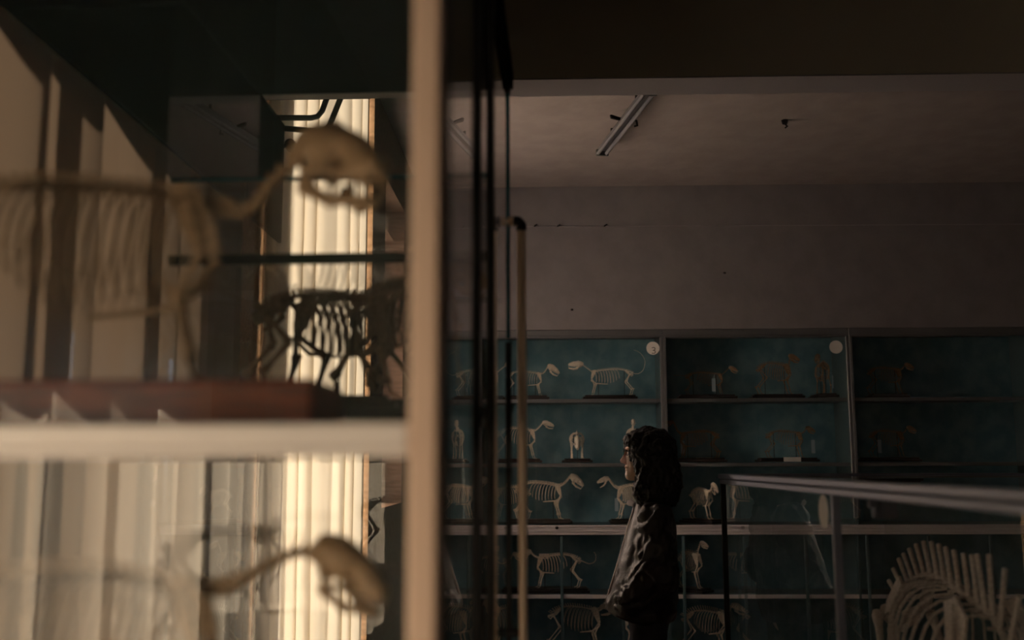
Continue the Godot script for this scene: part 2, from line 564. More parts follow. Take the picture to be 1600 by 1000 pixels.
		for q in [-1.0, 0.0, 1.0]:
			hl.tube([at.call(bx - 0.12 + off, 0.22, s * g + q * 0.01), at.call(bx - 0.07 + off, 0.04, s * g + q * 0.022), at.call(bx + 0.02 + off, 0.008, s * g + q * 0.035)], [br * 0.6, br * 0.6, br * 0.35], 4)
		obj("hind_leg", hl, bm, t)
	var pv := MB.new()
	for s in [-1.0, 1.0]:
		pv.plate([at.call(bx + 0.16, 0.97, s * 0.07), at.call(bx + 0.1, 1.0, s * 0.06), at.call(bx - 0.02, 0.88, s * 0.075), at.call(bx - 0.02, 0.82, s * 0.085), at.call(bx + 0.04, 0.84, s * 0.085)], Vector3(0, 0, 0.007 * h))
		pv.tube([at.call(bx - 0.03, 0.84, s * 0.085), at.call(bx - 0.16, 0.8, s * 0.05)], [0.024 * h, 0.018 * h], k)
		pv.tube([at.call(bx - 0.05, 0.81, s * 0.085), at.call(bx - 0.1, 0.74, s * 0.01), at.call(bx - 0.16, 0.79, s * 0.05)], [0.014 * h, 0.014 * h, 0.012 * h], k)
	obj("pelvis", pv, bm, t)
	# head
	if o.get("has_head", true):
		var hs: float = o.get("head", 0.4) * h
		var sk := obj("skull", skull_mesh, bm, t)
		var nd: Vector3 = neck[neck.size() - 1]
		var bas := Basis.from_euler(Vector3(0, deg_to_rad(o.get("head_yaw", 0.0)), 0)) * Basis.from_euler(Vector3(0, 0, deg_to_rad(o.get("pitch", -15.0))))
		sk.transform = Transform3D(bas.scaled(Vector3.ONE * hs), nd + bas * Vector3(0.42, -0.08, 0) * hs)
		var jw := obj("jaw", jaw_mesh, bm, t)
		var jb := bas * Basis.from_euler(Vector3(0, 0, deg_to_rad(o.get("gape", -4.0))))
		jw.transform = Transform3D(jb.scaled(Vector3.ONE * hs), nd + bas * Vector3(0.42, -0.08, 0) * hs + bas * Vector3(-0.15, -0.13, 0) * hs - jb * Vector3(-0.15, -0.13, 0) * hs)

func mount(t: Node3D, o: Dictionary, wood: Material) -> void:
	var b := MB.new()
	var h: float = o.h
	var L: float = o.get("len", 1.0)
	var w: float = o.get("base_len", (1.35 * L) * h)
	var x0: float = o.get("base_off", 0.0) * h
	b.box(Vector3(x0, 0.009, 0), Vector3(w, 0.018, o.get("base_wide", 0.16)), 0.003)
	b.box(Vector3(x0, 0.024, 0), Vector3(w - 0.03, 0.014, o.get("base_wide", 0.16) - 0.03), 0.004)
	obj("base", b, wood, t)
	for x in o.get("rods", [0.3, -0.4]):
		var r := MB.new()
		r.tube([Vector3(x * L * h, 0.028, 0), Vector3(x * L * h, 0.03 + 0.93 * h, 0)], [0.0025, 0.0025], 6)
		obj("support_rod", r, M.dark_steel, t)
	if o.has("plate"):
		var pl := MB.new()
		pl.box(Vector3(o.plate[0] * h, 0.03 + o.plate[1] * h, 0.06), Vector3(0.075, 0.04, 0.003), 0.0008)
		pl.tube([Vector3(o.plate[0] * h, 0.03 + o.plate[1] * h, 0.058), Vector3(o.plate[0] * h, 0.03 + o.plate[1] * h, 0.0)], [0.002], 5)
		obj("name_plate", pl, M.card, t)
	if o.has("card"):
		var c := MB.new()
		c.box(Vector3(o.card * h, 0.018, o.get("base_wide", 0.16) * 0.5 + 0.004), Vector3(0.13, 0.034, 0.003), 0.0008)
		obj("label_card", c, M.card, t)
	if o.has("tag_at"):
		var c := MB.new()
		c.box(Vector3(o.tag_at * h, 0.03 + 0.42 * h, 0.09), Vector3(0.028, 0.1, 0.002), 0.0005)
		c.tube([Vector3(o.tag_at * h, 0.03 + 0.42 * h + 0.05, 0.09), Vector3(o.tag_at * h, 0.03 + 0.8 * h, 0.06)], [0.0006, 0.0006], 4)
		obj("paper_tag", c, M.tag, t)

# ------------------------------------------------------------------ curtains and windows
# a hanging cloth from a to b (feet of its line), folds bulging along «out»
func curtain(called: String, a: Vector3, b: Vector3, top: float, bottom: float, pitch: float, depth: float, sd: int, m: Material, label: String) -> void:
	var t := thing(called, label, "curtain", Vector3(a.x, 0, a.z))
	var d := b - a
	var len := d.length()
	d = d.normalized()
	var out := Vector3(-d.z, 0, d.x)
	var nz := noise(0.9 / pitch * 0.35, sd, FastNoiseLite.TYPE_SIMPLEX_SMOOTH, 2)
	var nu := int(len / pitch * 14.0) + 2
	var nw := 14
	var pts := []
	for i in nu:
		var u := len * i / (nu - 1)
		for j in nw:
			var f := float(j) / (nw - 1)
			var wob := nz.get_noise_2d(u * 1.0, f * 0.08) * 2.2
			var ph := TAU * (u / pitch) + wob * 1.6
			var dep := depth * (0.65 + 0.35 * nz.get_noise_2d(u + 9.0, 4.0)) * lerpf(0.7, 1.15, f)
			var s := sin(ph)
			var y := lerpf(top, bottom, f)
			pts.append(d * (u + cos(ph) * pitch * 0.1) + out * s * dep + Vector3(0, y, 0))
	var mb := MB.new()
	mb.sheet(pts, nu, nw)
	obj("cloth", mb, m, t)
	var r := MB.new()
	r.tube([d * -0.04 + Vector3(0, top + 0.012, 0), d * (len + 0.04) + Vector3(0, top + 0.012, 0)], [0.012, 0.012], 8)
	obj("curtain_rail", r, M.dark_steel, t)

func wall_with_openings(called: String, lo: Vector3, hi: Vector3, along: int, openings: Array, m: Material) -> void:
	# along 0: wall runs in x; 2: runs in z. openings: [from, to, y0, y1] sorted
	var mb := MB.new()
	var c := lo[along]
	for o in openings:
		var a := lo
		var b := hi
		a[along] = c
		b[along] = o[0]
		mb.span(a, b)
		a = lo
		b = hi
		a[along] = o[0]
		b[along] = o[1]
		b.y = o[2]
		mb.span(a, b)
		b.y = hi.y
		a.y = o[3]
		mb.span(a, b)
		c = o[1]
	var a2 := lo
	a2[along] = c
	mb.span(a2, hi)
	struct(called, mb, m)

func window(n: int, lo: Vector3, hi: Vector3, along: int, bars: int, label: String) -> void:
	var t := Node3D.new()
	t.name = "window_%d" % n
	add_child(t)
	t.set_meta("kind", "structure")
	t.set_meta("label", label)
	var mid := (lo + hi) * 0.5
	var w := hi[along] - lo[along]
	var fr := MB.new()
	var ax := Vector3.RIGHT if along == 0 else Vector3.BACK
	var cross := Vector3.BACK if along == 0 else Vector3.RIGHT
	for s in [-1.0, 1.0]:
		fr.box(mid + ax * s * (w * 0.5 - 0.025), ax * 0.05 + Vector3.UP * (hi.y - lo.y) + cross * 0.06, 0.004)
	for y in [lo.y + 0.025, hi.y - 0.025]:
		fr.box(Vector3(mid.x, y, mid.z), ax * w + Vector3.UP * 0.05 + cross * 0.06, 0.004)
	obj("window_frame", fr, M.dark_wood, t)
	for i in bars:
		var b := MB.new()
		b.box(mid + ax * w * (float(i + 1) / (bars + 1) - 0.5), ax * 0.04 + Vector3.UP * (hi.y - lo.y) + cross * 0.05, 0.004)
		obj("mullion", b, M.dark_wood, t)
	for i in bars + 1:
		var g := MB.new()
		g.sheet_pane(mid + ax * w * ((i + 0.5) / (bars + 1) - 0.5), ax * (w / (bars + 1)) + Vector3.UP * (hi.y - lo.y) + cross * 0.005)
		obj("pane", g, M.glass, t)

# ------------------------------------------------------------------ the scene
func _ready() -> void:
	var cam := Camera3D.new()
	cam.name = "camera"
	add_child(cam)
	cam.position = Vector3(0, 1.55, 0)
	cam.rotation_degrees = Vector3(8.04, 1.5, -0.2)
	cam.near = 0.05
	cam.far = 200.0
	var lens := CameraAttributesPhysical.new()
	lens.frustum_focal_length = 38.4
	lens.frustum_focus_distance = 5.6
	lens.exposure_aperture = 1.9
	cam.attributes = lens
	cam.fov = rad_to_deg(2.0 * atan(12.0 / 38.4))
	cam.current = true

	var we := WorldEnvironment.new()
	we.name = "world_environment"
	var env := Environment.new()
	env.background_mode = Environment.BG_SKY
	var sky := Sky.new()
	var sm := ProceduralSkyMaterial.new()
	sm.sky_top_color = Color(0.32, 0.5, 0.72)
	sm.sky_horizon_color = Color(0.66, 0.78, 0.86)
	sm.ground_bottom_color = Color(0.24, 0.22, 0.2)
	sm.ground_horizon_color = Color(0.5, 0.5, 0.48)
	sky.sky_material = sm
	env.sky = sky
	env.background_energy_multiplier = 2.0
	env.tonemap_mode = Environment.TONE_MAPPER_LINEAR
	env.tonemap_exposure = 2.2
	env.sdfgi_enabled = true
	env.ssao_enabled = true
	env.ssil_enabled = true
	we.environment = env
	add_child(we)

	# low afternoon sun behind the left-hand windows
	var sun := DirectionalLight3D.new()
	sun.name = "sun"
	add_child(sun)
	sun.look_at_from_position(Vector3.ZERO, Vector3(0.42, -0.72, 0.55), Vector3.UP)
	sun.light_color = Color(1.0, 0.95, 0.88)
	sun.light_energy = 20.0
	sun.light_angular_distance = 0.6
	sun.shadow_enabled = true

	make_materials()
	build_room()
	build_windows()
	skull_mesh = nets(skull_field, Vector3(-0.6, -0.32, -0.34), Vector3(0.58, 0.4, 0.34), 0.022).mesh()
	jaw_mesh = nets(jaw_field, Vector3(-0.3, -0.36, -0.28), Vector3(0.5, 0.02, 0.28), 0.02).mesh()
	build_back_cabinets()
	build_specimens()
	build_vitrine()
	build_near_case()
	build_middle_case()
	build_person()
	build_fittings()

func build_room() -> void:
	var mb := MB.new()
	mb.span(Vector3(-1.9, -0.15, -8.4), Vector3(5.2, 0.0, 2.0))
	struct("floor", mb, M.floor)
	mb = MB.new()
	mb.span(Vector3(-1.2, 3.7, -8.4), Vector3(5.2, 3.85, -6.0))
	mb.span(Vector3(-0.93, 3.7, -6.0), Vector3(5.2, 3.85, -4.97))
	mb.span(Vector3(-1.6, 3.86, -5.66), Vector3(-0.93, 3.95, -4.97))
	mb.span(Vector3(-0.93, 3.7, -5.72), Vector3(-0.85, 3.95, -4.97))
	struct("ceiling", mb, M.plaster)
	mb = MB.new()
	mb.span(Vector3(-1.6, 3.86, -4.97), Vector3(5.2, 4.0, 2.0))
	struct("ceiling_near", mb, M.wall_plaster)
	mb = MB.new()
	mb.span(Vector3(-1.6, 3.4, -4.95), Vector3(5.0, 3.95, -4.742))
	struct("trim_1", mb, M.beam_paint)
	mb = MB.new()
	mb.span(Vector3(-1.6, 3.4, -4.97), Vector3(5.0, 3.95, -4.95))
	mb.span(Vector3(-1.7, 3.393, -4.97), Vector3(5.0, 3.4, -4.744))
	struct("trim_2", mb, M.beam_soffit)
	mb = MB.new()
	mb.span(Vector3(-1.2, 0, -8.4), Vector3(5.2, 3.95, -8.25))
	mb.span(Vector3(-0.95, 2.572, -8.25), Vector3(5.0, 3.95, -7.79))
	struct("wall_back", mb, M.wall_plaster)
	mb = MB.new()
	mb.span(Vector3(5.0, 0, -8.3), Vector3(5.2, 3.95, 2.0))
	struct("wall_right", mb, M.wall_plaster)
	mb = MB.new()
	mb.span(Vector3(-1.4, 0, 1.8), Vector3(5.1, 3.95, 2.0))
	struct("wall_front", mb, M.wall_plaster)
	# left wall by the camera, its alcove, the end wall and the return wall beyond
	wall_with_openings("wall_left", Vector3(-1.28, 0, -3.95), Vector3(-1.2, 3.95, 1.9), 2, [[-3.6, -1.35, 0.25, 2.78], [-0.95, 0.95, 0.6, 1.95]], M.brown_panel)
	mb = MB.new()
	mb.span(Vector3(-1.6, 0, -5.68), Vector3(-1.55, 3.9, -3.95))
	mb.span(Vector3(-1.6, 0, -3.95), Vector3(-1.28, 3.85, -3.87))
	struct("wall_left", mb, M.brown_panel)
	wall_with_openings("wall_left", Vector3(-1.6, 0, -5.68), Vector3(-0.93, 3.9, -5.62), 0, [[-1.53, -0.96, 0.1, 3.86]], M.brown_panel)
	wall_with_openings("wall_left", Vector3(-1.2, 0, -8.3), Vector3(-0.93, 3.95, -6.0), 2, [[-6.95, -6.08, 1.3, 3.3]], M.brown_panel)
	mb = MB.new()
	mb.span(Vector3(-0.99, 0, -6.0), Vector3(-0.93, 3.95, -5.68))
	struct("wall_left", mb, M.brown_panel)

func build_windows() -> void:
	window(1, Vector3(-1.25, 0.25, -3.6), Vector3(-1.25, 2.78, -1.35), 2, 3, "dark wooden window behind the heavy beige curtain at left")
	window(2, Vector3(-1.25, 0.6, -0.95), Vector3(-1.25, 1.95, 0.95), 2, 1, "dark wooden window beside the camera, left of the frame")
	window(3, Vector3(-1.53, 0.1, -5.66), Vector3(-0.96, 3.86, -5.66), 0, 0, "tall narrow window behind the bright cream curtain")
	window(4, Vector3(-1.15, 1.3, -6.95), Vector3(-1.15, 3.3, -6.08), 2, 1, "deep-set window at the far left of the back room")
	curtain("curtain", Vector3(-1.1, 0, -3.72), Vector3(-1.1, 0, -1.2), 2.76, 0.06, 0.3, 0.075, 4, M.curtain, "heavy beige curtain in deep folds along the left wall")
	curtain("curtain", Vector3(-1.09, 0, -6.93), Vector3(-1.09, 0, -6.1), 3.26, 1.31, 0.12, 0.02, 9, M.sheer, "thin cream curtain hung deep in the side window of the back room")
	curtain("curtain", Vector3(-1.15, 0, -1.05), Vector3(-1.15, 0, 1.05), 2.0, 0.6, 0.3, 0.035, 19, M.voile, "thin cream curtain over the nearest left window, outside the frame")
	curtain("curtain", Vector3(-1.53, 0, -5.56), Vector3(-0.955, 0, -5.56), 3.64, 0.05, 0.075, 0.018, 14, M.pleats, "bright cream pleated curtain hanging tall on the far end wall")
	var pm := MB.new()
	pm.span(Vector3(-1.005, 2.4, -3.85), Vector3(-0.99, 2.86, -1.25), 0.003)
	pm.span(Vector3(-1.19, 2.86, -3.85), Vector3(-0.99, 2.875, -1.25), 0.003)
	tag(obj("pelmet", pm, M.matte_black), "black board hiding the top of the heavy beige curtain", "pelmet")
	var mb := MB.new()
	mb.span(Vector3(-1.55, 3.6, -5.535), Vector3(-0.94, 3.86, -5.52))
	tag(obj("pelmet", mb, M.dark_wood), "dark board above the bright cream curtain", "pelmet")

func build_back_cabinets() -> void:
	var xs := [-0.92, -0.461, 0.947, 2.355, 3.763]
	var said := ["narrow wall cabinet of teal shelves at the far left of the back wall", "wall cabinet of skeletons whose glass bears the numeral 3", "wall cabinet behind the person's hair, second along from the handle", "darkest wall cabinet at the far right of the back wall"]
	var low := 0
	for u in 4:
		var x0: float = xs[u]
		var x1: float = xs[u + 1]
		var w := x1 - x0
		var mx := (x0 + x1) * 0.5
		var t := thing("wall_cabinet", said[u], "cabinet", Vector3(mx, 0, -7.8), 0.0, "wall cabinets of the back wall")
		var b := MB.new()
		b.box(Vector3(0, 1.285, -0.435), Vector3(w, 2.57, 0.02))
		obj("back_panel", b, M.teal_back, t)
		for s in [-1.0, 1.0]:
			b = MB.new()
			b.box(Vector3(s * (w * 0.5 - 0.008), 1.285, -0.22), Vector3(0.014, 2.56, 0.4), 0.002)
			obj("side_panel", b, M.teal_frame, t)
			b = MB.new()
			b.box(Vector3(s * (w * 0.5 - 0.012), 1.83, -0.005), Vector3(0.024, 1.36, 0.03), 0.003)
			obj("stile", b, M.grey_frame, t)
		b = MB.new()
		b.box(Vector3(0, 2.538, -0.01), Vector3(w, 0.064, 0.04), 0.004)
		b.box(Vector3(0, 2.52, 0.014), Vector3(w, 0.008, 0.012), 0.002)
		obj("top_rail", b, M.grey_frame, t)
		b = MB.new()
		b.box(Vector3(0, 2.555, -0.22), Vector3(w - 0.02, 0.015, 0.4))
		obj("top_board", b, M.teal_frame, t)
		b = MB.new()
		b.box(Vector3(0, 0.05, -0.2), Vector3(w - 0.02, 0.1, 0.4))
		obj("plinth", b, M.teal_frame, t)
		for y in [2.044, 1.558]:
			b = MB.new()
			b.box(Vector3(0, y - 0.011, -0.22), Vector3(w - 0.03, 0.018, 0.37), 0.002)
			obj("shelf", b, M.teal_frame, t)
			b = MB.new()
			b.box(Vector3(0, y - 0.014, -0.033), Vector3(w - 0.03, 0.028, 0.008), 0.002)
			obj("shelf_edge", b, M.grey_frame, t)
		b = MB.new()
		b.box(Vector3(0, 1.085, -0.2), Vector3(w, 0.03, 0.4), 0.002)
		obj("middle_board", b, M.teal_frame, t)
		b = MB.new()
		for q in [[1.094, 0.016, 0.03], [1.079, 0.012, 0.022], [1.06, 0.022, 0.034], [1.038, 0.018, 0.028]]:
			b.box(Vector3(0, q[0], 0.005), Vector3(w, q[1] - 0.002, q[2]), 0.003)
		b.box(Vector3(0, 1.066, -0.004), Vector3(w, 0.07, 0.02))
		obj("ledge_profile", b, M.ledge_metal, t)
		b = MB.new()
		b.box(Vector3(0, 0.582, -0.2), Vector3(w - 0.03, 0.02, 0.36), 0.002)
		obj("shelf", b, M.teal_frame, t)
		b = MB.new()
		b.box(Vector3(0, 0.58, -0.015), Vector3(w - 0.02, 0.03, 0.01), 0.002)
		obj("shelf_edge", b, M.ledge_metal, t)
		for q in 2:
			b = MB.new()
			b.sheet_pane(Vector3((q - 0.5) * w * 0.5, 1.808, -0.014 + q * 0.008), Vector3(w * 0.5 - 0.012, 1.38, 0.004))
			obj("glass_door", b, M.glass, t)
		if u > 0:
			for i in 3:
				var sx: float = -0.2915 + 0.4514 * low - mx
				low += 1
				b = MB.new()
				b.box(Vector3(sx, 0.52, 0.004), Vector3(0.022, 1.0, 0.014), 0.003)
				obj("lower_stile", b, M.teal_frame, t)
				b = MB.new()
				b.sheet_pane(Vector3(sx + 0.2257, 0.52, 0.0), Vector3(0.428, 1.0, 0.004))
				obj("lower_door", b, M.glass, t)
		if u == 1:
			for lx in [-0.26, 0.125]:
				b = MB.new()
				b.tube([Vector3(lx - mx, 1.083, 0.015), Vector3(lx - mx, 1.083, 0.05)], [0.013, 0.011], 12)
				obj("lock", b, M.black, t)
		if u == 1 or u == 2:
			var cx: float = [0.872, 2.26][u - 1]
			b = MB.new()
			b.disc(Vector3(cx - mx, 2.427, -0.004), Vector3.BACK, 0.05, 0.002)
			var st := obj("number_sticker", b, M.card, t)
			if u == 1:
				var tm := TextMesh.new()
				var sf := SystemFont.new()
				sf.font_names = PackedStringArray(["Droid Sans"])
				tm.font = sf
				tm.text = "3"
				tm.font_size = 32
				tm.pixel_size = 0.0021
				tm.depth = 0.001
				var n3 := obj("numeral", tm, M.black, st)
				n3.position = Vector3(cx - mx + 0.006, 2.408, -0.0015)

# every mounted skeleton of the wall cabinets: [x, shelf y, facing turn, label, options]
func build_specimens() -> void:
	var A := 0.0
	var Bk := PI
	var cat := {"h": 0.185, "len": 1.25, "neck": [[0.62, 1.0], [0.76, 1.22]], "head": 0.5, "pitch": -22.0, "rods": [0.35, -0.45]}
	var list := [
		[-0.54, 2.05, PI * 0.4, "faint small skeleton seen front-on, top shelf, left of the steel handle", {"h": 0.19, "neck": [[0.55, 1.05], [0.62, 1.2]], "card": -0.7}],
		[-0.1, 2.05, A, "skull and forequarters of a skeleton facing right, top shelf, right beside the steel handle", {"h": 0.185, "len": 1.3, "neck": [[0.62, 0.98], [0.8, 1.25]], "head": 0.62, "pitch": -25.0, "base_len": 0.36}],
		[0.55, 2.05, Bk, "long-tailed cat skeleton facing left on the top shelf below the numeral 3", {"h": 0.2, "len": 1.45, "neck": [[0.6, 1.02], [0.85, 1.2]], "head": 0.6, "pitch": 10.0, "card": -0.12, "base_len": 0.42, "tail": [[-0.85, 0.85], [-1.05, 1.0], [-1.12, 1.35], [-0.95, 1.65], [-0.7, 1.78]]}],
		[1.3, 2.05, A, "dim skeleton with a blue-grey tag facing right, top shelf, second cabinet", {"h": 0.17, "len": 1.5, "neck": [[0.6, 1.0], [0.85, 1.25]], "head": 0.45, "tag_at": 0.25, "base_len": 0.45, "tail": [[-0.85, 0.9], [-1.2, 0.92]]}],
		[1.84, 2.05, A, "barely visible skeleton in the middle of the second cabinet's top shelf", {"h": 0.24, "len": 0.9, "neck": [[0.5, 1.05], [0.5, 1.25]], "base_len": 0.4}],
		[2.2, 2.05, PI * 0.5, "barely visible upright skeleton on the second cabinet's top shelf, under its disc", {"h": 0.24, "len": 0.8, "neck": [[0.5, 1.1], [0.5, 1.3]], "tag_at": 0.2, "base_len": 0.3}],
		[2.69, 2.05, A, "shadowed skeleton on the top shelf of the far right cabinet", {"h": 0.2, "len": 1.1}],
		[-0.16, 1.564, A, "skeleton on the second shelf behind the steel handle, only its skull showing right of it", {"h": 0.23, "len": 1.1, "neck": [[0.6, 1.0], [0.78, 1.2]], "head": 0.42, "pitch": -8.0, "base_len": 0.36}],
		[0.29, 1.564, -PI * 0.5, "pale skeleton facing straight out on a brown block, middle of the second shelf", {"h": 0.2, "len": 0.7, "neck": [[0.46, 0.86], [0.5, 0.8]], "head": 0.55, "pitch": -48.0, "girth": 0.2, "rib_width": 0.26, "base_len": 0.22, "base_wide": 0.23, "rods": [0.55], "thick": 1.5}],
		[0.72, 1.564, -PI * 0.5, "upright skeleton rising just above the person's hair, second shelf", {"h": 0.23, "len": 0.7, "neck": [[0.42, 1.1], [0.44, 1.25]], "head": 0.3, "base_len": 0.24}],
		[1.22, 1.564, Bk, "skeleton with a low tail facing left, second shelf, right of the person's hair", {"h": 0.2, "len": 1.3, "neck": [[0.6, 1.0], [0.78, 1.38]], "head": 0.4, "pitch": 0.0, "tag_at": 0.52, "card": -0.3, "base_len": 0.42, "thick": 1.2}],
		[1.9, 1.564, A, "dim skeleton behind a pale card on the second cabinet's second shelf", {"h": 0.2, "len": 1.2, "card": 0.1, "base_len": 0.46, "tag_at": 0.9}],
		[2.68, 1.564, A, "shadowed skeleton on the second shelf of the far right cabinet", {"h": 0.2, "len": 1.1, "base_len": 0.44, "tag_at": -0.5}],
		[-0.66, 1.105, A, "skeleton facing right at the far left of the shelf above the metal ledge", {"h": 0.25, "len": 0.9, "neck": [[0.6, 1.0], [0.75, 1.2]], "head": 0.42, "pitch": 12.0, "base_len": 0.3}],
		[-0.22, 1.105, Bk, "skeleton facing left behind the dark glass door edge, above the metal ledge", {"h": 0.24, "len": 0.9, "neck": [[0.6, 1.0], [0.78, 1.25]], "head": 0.4, "base_len": 0.3}],
		[0.01, 1.105, A, "ribbed dog skeleton facing right on a long dark base above the metal ledge", {"h": 0.27, "len": 1.15, "neck": [[0.62, 1.02], [0.78, 1.2]], "head": 0.5, "pitch": -28.0, "base_len": 0.42, "thick": 1.45, "rib_depth": 0.42, "base_off": 0.1}],
		[0.7, 1.105, Bk, "skeleton with a hanging tag facing left at the person's chest, above the metal ledge", {"h": 0.25, "len": 0.8, "neck": [[0.6, 0.98], [0.78, 1.22]], "head": 0.4, "pitch": -10.0, "gape": -25.0, "tag_at": 0.42, "base_len": 0.34, "thick": 1.35}],
		[1.24, 1.105, -0.9, "skeleton with a bright open-jawed skull just left of the glass vitrine", {"h": 0.22, "len": 0.75, "neck": [[0.55, 1.0], [0.62, 1.2]], "head": 0.42, "pitch": -40.0, "gape": -20.0, "base_len": 0.34, "thick": 1.3}],
		[-0.36, 0.594, A, "small skeleton under the ledge behind the steel handle", {"h": 0.22, "len": 1.0, "base_len": 0.4, "plate": [0.1, 1.35]}],
		[0.12, 0.594, Bk, "long-tailed skeleton facing left on a red-brown block below the ledge", {"h": 0.24, "len": 1.2, "neck": [[0.6, 0.98], [0.72, 1.1]], "head": 0.48, "pitch": -5.0, "gape": -24.0, "plate": [0.38, 0.95], "base_len": 0.5, "base_wide": 0.2, "tail": [[-0.8, 0.78], [-0.95, 0.74], [-1.12, 0.82], [-1.14, 1.02], [-1.08, 1.1]], "thick": 1.3}],
		[1.14, 0.594, -0.7, "slender long-legged skeleton below the ledge, right of the person's back", {"h": 0.26, "len": 0.6, "neck": [[0.45, 1.05], [0.55, 1.3]], "head": 0.3, "base_len": 0.3}],
		[0.28, 0.12, A, "long-necked skeleton facing right on the lowest shelf, beside the person's legs", {"h": 0.33, "len": 1.0, "neck": [[0.58, 0.98], [0.68, 1.2]], "head": 0.42, "pitch": -12.0, "base_len": 0.5}],
		[0.76, 0.12, Bk, "skeleton with a large open-jawed skull facing left on the lowest shelf", {"h": 0.3, "len": 0.8, "neck": [[0.58, 1.0], [0.68, 1.1]], "head": 0.5, "pitch": 10.0, "gape": -22.0, "base_len": 0.44}],
		[1.25, 0.12, A, "spiny-backed skeleton on the lowest shelf, right of the person's legs", {"h": 0.3, "len": 0.9, "spines": 0.12, "base_len": 0.44}],
		[-0.62, 0.12, A, "skeleton on the lowest shelf at the far left, beside the blurred post", {"h": 0.33, "len": 0.8, "neck": [[0.58, 1.0], [0.68, 1.1]], "head": 0.5, "pitch": -20.0, "gape": -20.0, "base_len": 0.4}],
	]
	for e in list:
		var t := thing("animal_skeleton", e[3], "skeleton", Vector3(e[0], e[1], -7.99), e[2], "animal skeletons in the wall cabinets")
		mount(t, e[4], M.dark_wood)
		skeleton(t, e[4], M.bone if e[0] < 0.95 or e[1] < 1.2 else M.old_or_dimmed_bone)  # right-hand upper specimens get darker bone: the weaker light put into colour

func build_vitrine() -> void:
	var x0 := 0.81
	var x1 := 2.15
	var z0 := -4.63
	var z1 := -1.3
	var t := thing("glass_vitrine", "long aluminium-rimmed glass vitrine right of the person, holding a large ribcage", "vitrine", Vector3((x0 + x1) * 0.5, 0, (z0 + z1) * 0.5))
	var hx := (x1 - x0) * 0.5
	var hz := (z1 - z0) * 0.5
	var b := MB.new()
	b.box(Vector3(0, 0.165, 0), Vector3(hx * 2 - 0.02, 0.33, hz * 2 - 0.02), 0.01)
	obj("base", b, M.dark_wood, t)
	for s in [-1.0, 1.0]:
		b = MB.new()
		b.box(Vector3(s * hx, 1.4955, 0), Vector3(0.03, 0.022, hz * 2 + 0.03), 0.004)
		b.box(Vector3(s * (hx - 0.002), 1.473, 0), Vector3(0.024, 0.02, hz * 2 + 0.02), 0.003)
		obj("rim", b, M.aluminium, t)
		b = MB.new()
		b.box(Vector3(0, 1.4955, s * hz), Vector3(hx * 2 - 0.031, 0.022, 0.03), 0.004)
		b.box(Vector3(0, 1.473, s * (hz - 0.002)), Vector3(hx * 2 - 0.03, 0.02, 0.024), 0.003)
		obj("rim", b, M.aluminium, t)
		b = MB.new()
		b.sheet_pane(Vector3(0, 0.9, s * (hz - 0.004)), Vector3(hx * 2 - 0.03, 1.13, 0.006))
		obj("pane", b, M.glass, t)
	for zz in [z0, -2.886, z1]:
		for s in [-1.0, 1.0]:
			b = MB.new()
			b.box(Vector3(s * (hx - 0.004), 0.93, zz - (z0 + z1) * 0.5), Vector3(0.022, 1.07, 0.022), 0.003)
			obj("post", b, M.dark_steel if zz == z0 else M.aluminium, t)
	for q in [[z0, -3.703], [-3.703, -2.886], [-2.886, z1]]:
		for s in [-1.0, 1.0]:
			b = MB.new()
			b.sheet_pane(Vector3(s * (hx - 0.004), 0.93, (q[0] + q[1]) * 0.5 - (z0 + z1) * 0.5), Vector3(0.006, 1.06, q[1] - q[0] - 0.006))
			obj("pane", b, M.glass, t)
	b = MB.new()
	b.sheet_pane(Vector3(0, 1.5, 0), Vector3(hx * 2 - 0.03, 0.006, hz * 2 - 0.03))
	obj("top_pane", b, M.glass, t)
	b = MB.new()
	b.disc(Vector3(-hx + 0.002, 1.414, -3.0 - (z0 + z1) * 0.5), Vector3.LEFT, 0.048, 0.002)
	obj("number_sticker", b, M.card, t)
	b = MB.new()
	b.box(Vector3(-hx + 0.05, 1.44, -2.62 - (z0 + z1) * 0.5), Vector3(0.06, 0.05, 0.02), 0.004)
	b.box(Vector3(-hx + 0.025, 1.45, -2.62 - (z0 + z1) * 0.5), Vector3(0.03, 0.02, 0.02), 0.003)
	obj("clip", b, M.aluminium, t)
	var k := thing("hoofed_skeleton", "large pale ribcage with tall spines and broad shoulder blades inside the glass vitrine", "skeleton", Vector3(1.31, 0.33, -3.42), -1.55)
	var o := {"h": 0.79, "len": 0.9, "base": 0.04, "spines": 0.14, "hump": 0.55, "spine_lean": 0.4, "gap": 0.072, "rib_width": 0.185, "rib_depth": 0.62, "rib_thick": 0.8, "detail": true, "apart": true, "spine_thick": 1.05, "spine_flat": 0.85, "ribs": 9, "rib_flat": 0.55, "girth": 0.15,
		"neck": [[0.58, 0.8], [0.7, 0.6], [0.8, 0.4]], "head": 0.45, "pitch": -50.0, "tail": [[-0.75, 0.75], [-0.8, 0.5]], "base_len": 1.1, "base_wide": 0.5, "rods": []}
	mount(k, o, M.dark_wood)
	skeleton(k, o, M.pale_bone)

# cases by the camera, turned 1.3 degrees off the room
const TURN := -0.023
func case_at(label: String, called: String) -> Node3D:
	return thing(called, label, "display case", Vector3(-0.118, 0, -1.06), TURN)

